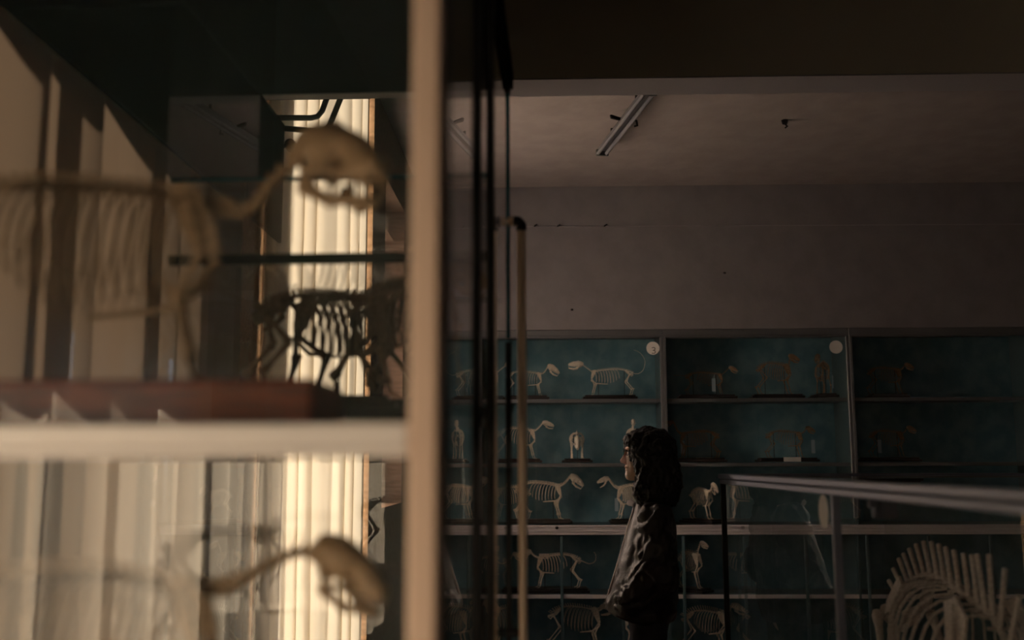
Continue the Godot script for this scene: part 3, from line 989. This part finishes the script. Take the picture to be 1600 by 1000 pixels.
func build_near_case() -> void:
	var t := case_at("nearest glass display case with tan metal post and cream shelf edge, filling the left", "near_display_case")
	var W := 0.9
	var D := 0.64
	var b: MB
	for q in [[0.0, 0.0], [-W, 0.0], [0.0, -D], [-W, -D]]:
		b = MB.new()
		var front: bool = q[1] == 0.0
		b.box(Vector3(q[0], 1.2, q[1]), Vector3(0.03, 2.4, 0.03) if front else Vector3(0.016, 2.4, 0.04), 0.003)
		obj("post", b, M.tan_metal if front else M.dark_steel, t)
	b = MB.new()
	b.box(Vector3(0.006, 1.2, -0.045), Vector3(0.022, 2.4, 0.056), 0.003)
	obj("door_stile", b, M.side_metal, t)
	b = MB.new()
	b.box(Vector3(-W * 0.5, 0.35, -D * 0.5), Vector3(W - 0.04, 0.7, D - 0.04), 0.004)
	obj("base_cupboard", b, M.dark_wood, t)
	b = MB.new()
	b.box(Vector3(-W * 0.5, 2.385, -D * 0.5), Vector3(W + 0.03, 0.03, D + 0.03), 0.004)
	obj("top_board", b, M.matte_black, t)
	for y in [1.593, 1.13]:
		b = MB.new()
		b.box(Vector3(-W * 0.5, y - 0.012, -D * 0.5 - 0.01), Vector3(W - 0.032, 0.02, D - 0.07), 0.002)
		obj("shelf", b, M.dark_wood, t)
		b = MB.new()
		b.box(Vector3(-W * 0.5, y - 0.0115, 0.0), Vector3(W - 0.032, 0.023, 0.024), 0.003)
		b.box(Vector3(-W * 0.5, y - 0.029, 0.002), Vector3(W - 0.032, 0.011, 0.02), 0.003)
		obj("shelf_edge", b, M.cream_metal, t)
	for y in [1.36, 1.85]:
		var hh := 0.42 if y < 1.5 else 0.5
		b = MB.new()
		b.sheet_pane(Vector3(-W * 0.5, y if y < 1.5 else 1.845, 0.0), Vector3(W - 0.035, hh, 0.005))
		obj("front_pane", b, M.glass, t)
	b = MB.new()
	b.sheet_pane(Vector3(0.0, 1.535, -D * 0.5 - 0.03), Vector3(0.005, 1.66, D - 0.09))
	obj("side_pane", b, M.glass, t)
	b = MB.new()
	b.sheet_pane(Vector3(-W, 1.535, -D * 0.5), Vector3(0.005, 1.66, D - 0.045))
	obj("side_pane", b, M.glass, t)
	b = MB.new()
	b.sheet_pane(Vector3(-W * 0.5, 1.535, -D), Vector3(W - 0.03, 1.66, 0.005))
	obj("back_pane", b, M.glass, t)
	# the two mounted animals in it
	var s := thing("animal_skeleton", "large blurred skeleton with turned-down skull on a brown plinth above the cream shelf edge", "skeleton", Vector3(-0.62, 1.594, -1.34), 0.0, "skeletons in the near display case")
	var o := {"h": 0.27, "len": 1.35, "base": 0.06, "thick": 1.35, "neck": [[0.6, 0.86], [0.72, 0.9], [0.84, 1.06], [0.98, 1.17]], "head": 0.7, "pitch": -12.0, "gape": 0.0, "head_yaw": -42.0, "rib_depth": 0.55, "rib_width": 0.2, "detail": true, "ribs": 13, "rods": [0.2]}
	var w := MB.new()
	w.box(Vector3(0.02, 0.03, 0.02), Vector3(0.66, 0.06, 0.2), 0.006)
	obj("base", w, M.wood, s)
	o.rods = []
	skeleton(s, o, M.old_or_dimmed_bone)
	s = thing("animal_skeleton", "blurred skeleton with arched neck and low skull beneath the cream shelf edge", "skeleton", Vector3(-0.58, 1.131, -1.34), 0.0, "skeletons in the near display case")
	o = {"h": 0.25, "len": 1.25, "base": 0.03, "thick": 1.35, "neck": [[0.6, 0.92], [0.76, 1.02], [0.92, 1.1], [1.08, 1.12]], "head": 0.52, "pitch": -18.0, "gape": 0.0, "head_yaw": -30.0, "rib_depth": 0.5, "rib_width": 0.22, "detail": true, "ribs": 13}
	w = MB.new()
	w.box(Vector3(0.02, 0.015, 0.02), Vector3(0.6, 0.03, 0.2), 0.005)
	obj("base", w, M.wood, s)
	skeleton(s, o, M.old_or_dimmed_bone)

func build_middle_case() -> void:
	var t := case_at("dark-framed glass case behind the nearest one, with silhouetted skeletons and a tall steel handle", "middle_display_case")
	var b: MB
	var zf := -0.96
	var zb := -1.63
	var W := 0.68
	b = MB.new()
	b.box(Vector3(0, 1.3, zf), Vector3(0.016, 2.6, 0.04), 0.003)
	obj("post", b, M.dark_steel, t)
	b = MB.new()
	b.box(Vector3(-W * 0.5, 0.35, (zf + zb) * 0.5), Vector3(W - 0.02, 0.7, zf - zb - 0.02), 0.004)
	obj("base_cupboard", b, M.dark_wood, t)
	b = MB.new()
	b.box(Vector3(-W * 0.5, 2.6, (zf + zb) * 0.5), Vector3(W + 0.03, 0.05, zf - zb + 0.05), 0.004)
	obj("top_board", b, M.matte_black, t)
	for y in [1.655, 1.97, 2.14]:
		b = MB.new()
		if y < 1.7:
			b.box(Vector3(-W * 0.5, y, (zf + zb) * 0.5), Vector3(W - 0.02, 0.022, zf - zb - 0.05), 0.003)
			obj("shelf", b, M.dark_steel, t)
			continue
		b.sheet_pane(Vector3(-W * 0.5, y, (zf + zb) * 0.5), Vector3(W - 0.03, 0.004, zf - zb - 0.06))
		obj("glass_shelf", b, M.glass, t)
		b = MB.new()
		b.box(Vector3(-W * 0.5, y, zf - 0.025), Vector3(W - 0.02, 0.008 if y > 2.1 else 0.022, 0.01), 0.002)
		obj("shelf_edge", b, M.glass_edge if y > 2.1 else M.dark_steel, t)
	for q in [[Vector3(-W * 0.5, 1.635, zb), Vector3(W - 0.01, 1.86, 0.006)], [Vector3(-W * 0.5, 1.635, zf), Vector3(W - 0.03, 1.86, 0.006)], [Vector3(-W, 1.635, (zf + zb) * 0.5), Vector3(0.006, 1.86, zf - zb - 0.04)]]:
		b = MB.new()
		b.sheet_pane(q[0], q[1])
		obj("pane", b, M.glass, t)
	# side door: pane, teal ground edge, dark lower strip and its long handle
	b = MB.new()
	b.sheet_pane(Vector3(0, 1.635, (zf + zb) * 0.5 - 0.01), Vector3(0.006, 1.86, zf - zb - 0.06))
	var door := obj("door", b, M.glass, t)
	b = MB.new()
	b.box(Vector3(0.001, 2.22, zb + 0.002), Vector3(0.009, 0.68, 0.006), 0.001)
	obj("ground_edge", b, M.glass_edge, door)
	b = MB.new()
	b.box(Vector3(0.001, 1.28, zb + 0.002), Vector3(0.013, 1.18, 0.012), 0.002)
	b.box(Vector3(0.001, 2.575, zb + 0.002), Vector3(0.014, 0.04, 0.02), 0.003)
	obj("edge_strip", b, M.dark_steel, door)
	b = MB.new()
	var r := 0.0115
	b.tube([Vector3(0.004, 2.185, zb + 0.05), Vector3(0.022, 2.187, zb + 0.05), Vector3(0.034, 2.18, zb + 0.05), Vector3(0.038, 2.165, zb + 0.05), Vector3(0.038, 1.6, zb + 0.05), Vector3(0.038, 0.8, zb + 0.05), Vector3(0.034, 0.785, zb + 0.05), Vector3(0.022, 0.778, zb + 0.05), Vector3(0.004, 0.78, zb + 0.05)], [r], 16)
	obj("handle", b, M.handle_metal, door)
	b = MB.new()
	b.tube([Vector3(0.018, 2.187, zb + 0.05), Vector3(0.03, 2.186, zb + 0.05), Vector3(0.038, 2.176, zb + 0.05), Vector3(0.038, 2.16, zb + 0.05)], [0.0135], 14)
	obj("handle_elbow", b, M.dark_steel, door)
	b = MB.new()
	b.box(Vector3(0.012, 1.135, zb + 0.05), Vector3(0.03, 0.02, 0.02), 0.004)
	obj("handle_bracket", b, M.dark_steel, door)
	var k := thing("animal_skeleton", "dark silhouetted skeleton facing right against the bright cream curtain", "skeleton", Vector3(-0.46, 1.667, -2.22), 0.1, "skeletons in the middle display case")
	var o := {"h": 0.22, "len": 1.15, "base": 0.03, "thick": 1.7, "neck": [[0.6, 1.0], [0.72, 1.16]], "head": 0.5, "pitch": -10.0, "gape": -14.0, "rib_depth": 0.5, "ribs": 9, "base_len": 0.3, "step": 0.1, "rods": [0.2, -0.3]}
	mount(k, o, M.dark_wood)
	skeleton(k, o, M.old_or_dimmed_bone)
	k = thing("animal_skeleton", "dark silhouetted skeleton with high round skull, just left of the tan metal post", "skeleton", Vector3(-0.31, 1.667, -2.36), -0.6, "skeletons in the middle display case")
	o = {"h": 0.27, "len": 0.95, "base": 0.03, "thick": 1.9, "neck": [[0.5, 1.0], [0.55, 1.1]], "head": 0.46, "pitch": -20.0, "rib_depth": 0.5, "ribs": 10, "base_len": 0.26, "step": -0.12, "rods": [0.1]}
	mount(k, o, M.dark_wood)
	skeleton(k, o, M.old_or_dimmed_bone)
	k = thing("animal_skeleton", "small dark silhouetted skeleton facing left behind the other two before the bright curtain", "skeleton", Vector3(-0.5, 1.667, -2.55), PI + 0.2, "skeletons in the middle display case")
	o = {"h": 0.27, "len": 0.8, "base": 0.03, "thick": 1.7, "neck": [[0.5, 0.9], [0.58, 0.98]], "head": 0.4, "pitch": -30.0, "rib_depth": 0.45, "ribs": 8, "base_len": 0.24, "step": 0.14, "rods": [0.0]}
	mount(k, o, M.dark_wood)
	skeleton(k, o, M.old_or_dimmed_bone)
	k = thing("animal_skull", "dark rounded skull resting on the upper shelf beside the tan metal post", "skull", Vector3(-0.24, 2.01, -2.3), 0.5)
	var sk := obj("cranium", skull_mesh, M.old_or_dimmed_bone, k)
	sk.scale = Vector3.ONE * 0.13
	var jw := obj("jaw", jaw_mesh, M.old_or_dimmed_bone, k)
	jw.scale = Vector3.ONE * 0.13

func build_fittings() -> void:
	# unlit batten lamp below the ceiling
	var a := Vector3(0.432, 3.625, -6.679)
	var b := Vector3(0.634, 3.625, -5.52)
	var d := (b - a).normalized()
	var t := thing("batten_lamp", "unlit twin-tube batten lamp under the ceiling above the person", "ceiling lamp", Vector3(0.533, 3.7, -6.1), atan2(d.x, d.z))
	var mb := MB.new()
	mb.box(Vector3(0, -0.055, 0), Vector3(0.05, 0.03, 1.17), 0.004)
	obj("housing", mb, M.lamp_body, t)
	for s in [-1.0, 1.0]:
		mb = MB.new()
		mb.tube([Vector3(s * 0.028, -0.085, -0.56), Vector3(s * 0.028, -0.085, 0.56)], [0.013], 12)
		obj("tube", mb, M.lamp_tube, t)
		mb = MB.new()
		mb.box(Vector3(0, -0.08, s * 0.572), Vector3(0.085, 0.045, 0.02), 0.004)
		obj("end_cap", mb, M.grey_frame, t)
	mb = MB.new()
	for s in [-0.3, 0.3]:
		mb.tube([Vector3(0, -0.045, s), Vector3(0, 0.0, s)], [0.008], 8)
	mb.tube([Vector3(0.03, -0.055, 0.05), Vector3(0.065, -0.07, 0.06), Vector3(0.07, -0.1, 0.06), Vector3(0.05, -0.105, 0.06)], [0.007], 8)
	mb.tube([Vector3(-0.03, -0.05, 0.02), Vector3(-0.085, -0.04, 0.03), Vector3(-0.09, -0.03, 0.03)], [0.012, 0.014, 0.006], 8)
	obj("hanger", mb, M.black, t)
	mb = MB.new()
	mb.tube([Vector3(1.565, 3.7, -6.279), Vector3(1.565, 3.675, -6.279)], [0.022, 0.016], 12)
	mb.tube([Vector3(1.565, 3.676, -6.279), Vector3(1.58, 3.66, -6.279), Vector3(1.565, 3.65, -6.279)], [0.006], 6)
	tag(obj("ceiling_hook", mb, M.black), "small dark hook in the ceiling, right of the batten lamp", "hook")
	var marks := [[-0.591, 3.381, "leftmost"], [-0.302, 3.389, "second"], [-0.027, 3.386, "third, nearest the handle"], [0.152, 3.384, "fourth"], [0.515, 3.381, "rightmost"]]
	for m in marks:
		mb = MB.new()
		mb.tube([Vector3(m[0], m[1], -7.79), Vector3(m[0] + 0.006, m[1], -7.765), Vector3(m[0] + 0.02, m[1] + 0.008, -7.762)], [0.006, 0.005, 0.006], 6)
		tag(obj("wall_nail", mb, M.black), "small dark nail in the row high on the back wall, %s" % m[2], "nail", "nails in a row on the back wall")
	for m in [[0.254, 2.728, "just above the cabinets"], [1.429, 3.004, "alone at right of the row"]]:
		mb = MB.new()
		mb.tube([Vector3(m[0], m[1], -7.79), Vector3(m[0] + 0.004, m[1] - 0.004, -7.768)], [0.009, 0.008], 6)
		tag(obj("wall_nail", mb, M.black), "small dark nail on the back wall, %s" % m[2], "nail")
	mb = MB.new()
	mb.tube([Vector3(-0.9, 3.381, -7.787), Vector3(0.152, 3.383, -7.785), Vector3(0.515, 3.38, -7.785), Vector3(2.4, 3.372, -7.787), Vector3(4.9, 3.36, -7.787)], [0.003], 5)
	tag(obj("wall_wire", mb, M.beam_soffit), "thin straight wire running along the nails of the back wall", "wire")
	# heating pipes before the bright curtain
	for q in [["upper", [Vector3(-1.545, 3.475, -5.47), Vector3(-1.26, 3.47, -5.47), Vector3(-1.225, 3.478, -5.47), Vector3(-1.2, 3.51, -5.47), Vector3(-1.13, 3.72, -5.47)]], ["lower", [Vector3(-1.545, 3.41, -5.42), Vector3(-1.21, 3.375, -5.42), Vector3(-1.17, 3.38, -5.42), Vector3(-1.145, 3.41, -5.42), Vector3(-1.03, 3.72, -5.42)]]]:
		mb = MB.new()
		mb.tube(q[1], [0.016], 10)
		var p := obj("heating_pipe", mb, M.black)
		tag(p, "%s of two black bent pipes before the top of the bright curtain" % q[0], "pipe", "black pipes before the bright curtain")
	mb = MB.new()
	mb.tube([Vector3(-1.55, 3.3, -5.44), Vector3(-1.36, 3.3, -5.44)], [0.012], 8)
	mb.tube([Vector3(-1.36, 3.3, -5.46), Vector3(-1.36, 3.3, -5.4)], [0.035, 0.03], 14)
	tag(obj("pipe_valve", mb, M.black), "round black valve below the pipes, left of the blurred skull", "valve")

# ------------------------------------------------------------------ the person
var nz1 := noise(9.0, 71, FastNoiseLite.TYPE_SIMPLEX_SMOOTH, 2)
var nz2 := noise(28.0, 73, FastNoiseLite.TYPE_SIMPLEX_SMOOTH, 2)

func head_field(p: Vector3) -> float:
	var z := absf(p.z)
	var q := Vector3(p.x, p.y, z)
	var d := ell(p, Vector3(0.01, 1.61, 0), Vector3(0.095, 0.098, 0.076))
	d = smin(d, ell(p, Vector3(-0.045, 1.565, 0), Vector3(0.052, 0.085, 0.055)), 0.04)
	d = smin(d, cap(q, Vector3(0.0, 1.53, 0.045), Vector3(-0.075, 1.5, 0.012), 0.02, 0.02), 0.03)
	d = smin(d, ell(p, Vector3(-0.082, 1.498, 0), Vector3(0.018, 0.018, 0.022)), 0.02)
	d = smin(d, cap(p, Vector3(-0.09, 1.605, 0), Vector3(-0.113, 1.566, 0), 0.008, 0.0115), 0.018)
	d = smin(d, ell(q, Vector3(-0.1, 1.561, 0.013), Vector3(0.012, 0.009, 0.009)), 0.01)
	d = smin(d, ell(q, Vector3(-0.078, 1.622, 0.03), Vector3(0.02, 0.01, 0.028)), 0.02)
	d = maxf(d, -ell(q, Vector3(-0.097, 1.602, 0.034), Vector3(0.017, 0.013, 0.02)) + 0.002)
	d = minf(d, ell(q, Vector3(-0.078, 1.602, 0.033), Vector3(0.013, 0.012, 0.014)))
	d = smin(d, ell(p, Vector3(-0.094, 1.538, 0), Vector3(0.011, 0.007, 0.024)), 0.008)
	d = smin(d, ell(p, Vector3(-0.09, 1.524, 0), Vector3(0.012, 0.008, 0.021)), 0.006)
	d = smin(d, ell(q, Vector3(0.012, 1.592, 0.078), Vector3(0.022, 0.034, 0.011)), 0.008)
	d = smin(d, cap(p, Vector3(0.02, 1.52, 0), Vector3(0.035, 1.36, 0), 0.052, 0.058), 0.04)
	return d

func body_field(p: Vector3) -> float:
	var q := Vector3(p.x, p.y, absf(p.z))
	var d := ell(p, Vector3(0.02, 1.2, 0), Vector3(0.095, 0.2, 0.155))
	d = smin(d, ell(p, Vector3(0.0, 0.95, 0), Vector3(0.1, 0.16, 0.15)), 0.1)
	d = smin(d, cap(p, Vector3(0.025, 1.3, 0), Vector3(0.03, 1.43, 0), 0.06, 0.052), 0.05)
	d = smin(d, cap(q, Vector3(0.03, 1.33, 0.08), Vector3(0.03, 1.315, 0.16), 0.05, 0.048), 0.05)
	d = smin(d, cap(q, Vector3(0.03, 1.31, 0.17), Vector3(0.05, 1.07, 0.24), 0.045, 0.037), 0.03)
	d = smin(d, cap(q, Vector3(0.05, 1.07, 0.24), Vector3(-0.085, 0.96, 0.17), 0.037, 0.026), 0.02)
	d = smin(d, cap(q, Vector3(-0.005, 0.9, 0.085), Vector3(-0.01, 0.48, 0.085), 0.08, 0.052), 0.04)
	d = smin(d, cap(q, Vector3(-0.01, 0.48, 0.085), Vector3(0.02, 0.09, 0.085), 0.052, 0.036), 0.02)
	d = smin(d, cap(q, Vector3(0.02, 0.06, 0.085), Vector3(-0.13, 0.035, 0.1), 0.034, 0.026), 0.03)
	return d

func hand_field(p: Vector3) -> float:
	p.z = absf(p.z)
	var d := cap(p, Vector3(-0.085, 0.96, 0.17), Vector3(-0.105, 0.95, 0.16), 0.025, 0.03)
	var f := [[0.172, 0.07], [0.155, 0.082], [0.137, 0.078], [0.12, 0.062]]
	for i in 4:
		var a := Vector3(-0.115, 0.945, f[i][0] + 0.01)
		var b: Vector3 = a + Vector3(-0.016, -0.018, -0.008) * (f[i][1] / 0.07)
		var c: Vector3 = b + Vector3(0.012, -0.016, -0.012) * (f[i][1] / 0.07)
		d = smin(d, cap(p, a, b, 0.0095, 0.0085), 0.006)
		d = smin(d, cap(p, b, c, 0.0085, 0.007), 0.004)
	d = smin(d, cap(p, Vector3(-0.1, 0.96, 0.145), Vector3(-0.125, 0.945, 0.125), 0.011, 0.0085), 0.01)
	return d

func hair_field(p: Vector3) -> float:
	var q := Vector3(p.x, p.y, absf(p.z))
	var d := ell(p, Vector3(0.018, 1.612, 0), Vector3(0.118, 0.112, 0.115))
	d = smin(d, ell(q, Vector3(0.045, 1.5, 0.055), Vector3(0.098, 0.13, 0.085)), 0.05)
	d = smin(d, ell(q, Vector3(0.02, 1.42, 0.075), Vector3(0.085, 0.075, 0.062)), 0.05)
	d = smin(d, ell(p, Vector3(0.09, 1.46, 0), Vector3(0.066, 0.11, 0.1)), 0.04)
	d = smin(d, ell(p, Vector3(-0.06, 1.662, 0), Vector3(0.045, 0.038, 0.08)), 0.03)
	# opening for the face
	d = maxf(d, -ell(p, Vector3(-0.15, 1.545, 0), Vector3(0.056, 0.098, 0.07)))
	var w := p * 1.0
	d += 0.010 * nz1.get_noise_3dv(w * 2.2) + 0.006 * nz2.get_noise_3dv(w * 1.8)
	return d

# silhouette of the jacket by height: centre x, half depth, half width
func jacket_row(y: float) -> Vector3:
	var k := [[0.83, -0.03, 0.125, 0.16], [0.87, -0.045, 0.155, 0.19], [0.93, -0.035, 0.163, 0.205], [1.05, -0.015, 0.143, 0.205], [1.18, 0.005, 0.122, 0.195], [1.28, 0.018, 0.105, 0.18], [1.34, 0.022, 0.088, 0.14], [1.385, 0.02, 0.08, 0.085], [1.41, 0.018, 0.08, 0.08]]
	if y <= k[0][0]:
		return Vector3(k[0][1], k[0][2], k[0][3])
	for i in k.size() - 1:
		if y <= k[i + 1][0]:
			var f: float = (y - k[i][0]) / (k[i + 1][0] - k[i][0])
			return Vector3(k[i][1], k[i][2], k[i][3]).lerp(Vector3(k[i + 1][1], k[i + 1][2], k[i + 1][3]), f)
	var l: Array = k[k.size() - 1]
	return Vector3(l[1], l[2], l[3])

func jacket_field(p: Vector3) -> float:
	var s := jacket_row(p.y)
	var hem := 0.845 - (p.x + 0.04) * (0.33 if p.x < -0.04 else 0.0)
	var q2 := Vector2((p.x - s.x) / s.y, p.z / s.z)
	var q3 := q2.abs()
	var d := (pow(pow(q3.x, 2.8) + pow(q3.y, 2.8), 1.0 / 2.8) - 1.0) * minf(s.y, s.z)
	var fold := 0.006 * sin(38.0 * (p.y * 0.8 + p.x * 0.9) + 6.0 * nz1.get_noise_3dv(p * 0.6)) * smoothstep(1.25, 0.9, p.y)
	d += fold + 0.004 * nz1.get_noise_3dv(p * 1.0)
	d = maxf(d, maxf(hem - p.y, p.y - 1.405))
	# ribbed hem gathers in
	var z := absf(p.z)
	var q := Vector3(p.x, p.y, z)
	var ua := cap(q, Vector3(0.03, 1.305, 0.165), Vector3(0.03, 1.08, 0.235), 0.075, 0.088)
	var fa := cap(q, Vector3(0.03, 1.08, 0.235), Vector3(-0.1, 0.945, 0.195), 0.085, 0.056)
	var ar := smin(ua, fa, 0.035)
	ar += 0.007 * sin(52.0 * (p.y - p.x * 0.5) + 7.0 * nz1.get_noise_3dv(p * 0.8)) + 0.009 * nz1.get_noise_3dv(p * 1.6)
	d = smin(d, ar, 0.022)
	d = maxf(d, -cap(p, Vector3(-0.06, 1.46, 0), Vector3(0.02, 1.36, 0), 0.075, 0.06))
	return d

func trousers_field(p: Vector3) -> float:
	var q := Vector3(p.x, p.y, absf(p.z))
	var d := ell(p, Vector3(-0.005, 0.93, 0), Vector3(0.105, 0.12, 0.155))
	d = smin(d, cap(q, Vector3(-0.01, 0.88, 0.085), Vector3(-0.012, 0.48, 0.088), 0.088, 0.07), 0.05)
	d = smin(d, cap(q, Vector3(-0.012, 0.48, 0.088), Vector3(0.012, 0.09, 0.088), 0.07, 0.062), 0.03)
	d += 0.004 * nz1.get_noise_3dv(p * 1.3)
	return maxf(d, 0.075 - p.y)

func shoe_field(p: Vector3) -> float:
	var q := Vector3(p.x, p.y, absf(p.z))
	var d := cap(q, Vector3(0.02, 0.055, 0.088), Vector3(-0.14, 0.04, 0.1), 0.05, 0.04)
	d = smin(d, cap(q, Vector3(0.02, 0.05, 0.088), Vector3(0.02, 0.1, 0.088), 0.05, 0.048), 0.03)
	return maxf(d, 0.002 - p.y)

func build_person() -> void:
	var t := thing("person", "person with curly dark bob, glasses and dark zipped bomber jacket, standing in profile facing left", "person", Vector3(0.5, 0, -4.82), -0.1)
	var mb := nets(body_field, Vector3(-0.2, 0.0, -0.31), Vector3(0.18, 1.42, 0.31), 0.012)
	nets(head_field, Vector3(-0.14, 1.42, -0.11), Vector3(0.13, 1.74, 0.11), 0.0032, mb)
	nets(hand_field, Vector3(-0.2, 0.85, -0.21), Vector3(-0.05, 1.02, 0.21), 0.0034, mb)
	obj("body", mb, M.skin, t)
	obj("hair", nets(hair_field, Vector3(-0.13, 1.3, -0.2), Vector3(0.2, 1.74, 0.2), 0.0055), M.hair, t)
	obj("jacket", nets(jacket_field, Vector3(-0.27, 0.8, -0.36), Vector3(0.2, 1.44, 0.36), 0.0085), M.jacket, t)
	obj("trousers", nets(trousers_field, Vector3(-0.15, 0.04, -0.2), Vector3(0.15, 1.08, 0.2), 0.012), M.trousers, t)
	obj("shoes", nets(shoe_field, Vector3(-0.22, -0.02, -0.18), Vector3(0.12, 0.18, 0.18), 0.009), M.shoe, t)
	var b := MB.new()
	for s in [-1.0, 1.0]:
		var pts := []
		for i in 25:
			var a := TAU * i / 24.0
			pts.append(Vector3(-0.108, 1.604, s * 0.034) + Vector3(0.006 * absf(cos(a)) * 0.5, 0.021 * sin(a), 0.027 * cos(a)))
		b.tube(pts, [0.0018], 6)
		b.tube([Vector3(-0.104, 1.61, s * 0.06), Vector3(-0.07, 1.61, s * 0.074), Vector3(0.015, 1.606, s * 0.08)], [0.002], 6)
	b.tube([Vector3(-0.109, 1.609, -0.008), Vector3(-0.113, 1.611, 0), Vector3(-0.109, 1.609, 0.008)], [0.0018], 6)
	obj("glasses", b, M.dark_steel, t)
	b = MB.new()
	b.tube([Vector3(-0.062, 1.365, 0.045), Vector3(-0.08, 1.375, 0.02), Vector3(-0.085, 1.372, 0), Vector3(-0.08, 1.375, -0.02), Vector3(-0.062, 1.365, -0.045)], [0.012, 0.015, 0.014, 0.015, 0.012], 8)
	obj("shirt_collar", b, M.shirt, t)
	var zp := []
	for i in 22:
		var y := lerpf(1.35, 0.915, i / 21.0)
		var r := jacket_row(y)
		zp.append(Vector3(r.x - r.y - 0.002, y, 0.0))
	b = MB.new()
	b.tube(zp, [0.005], 8)
	obj("zip", b, M.zip, t)
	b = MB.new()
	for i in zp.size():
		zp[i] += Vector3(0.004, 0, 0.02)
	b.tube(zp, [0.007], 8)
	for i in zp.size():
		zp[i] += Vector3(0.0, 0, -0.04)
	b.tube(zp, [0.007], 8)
	obj("zip_placket", b, M.lit_placket, t)
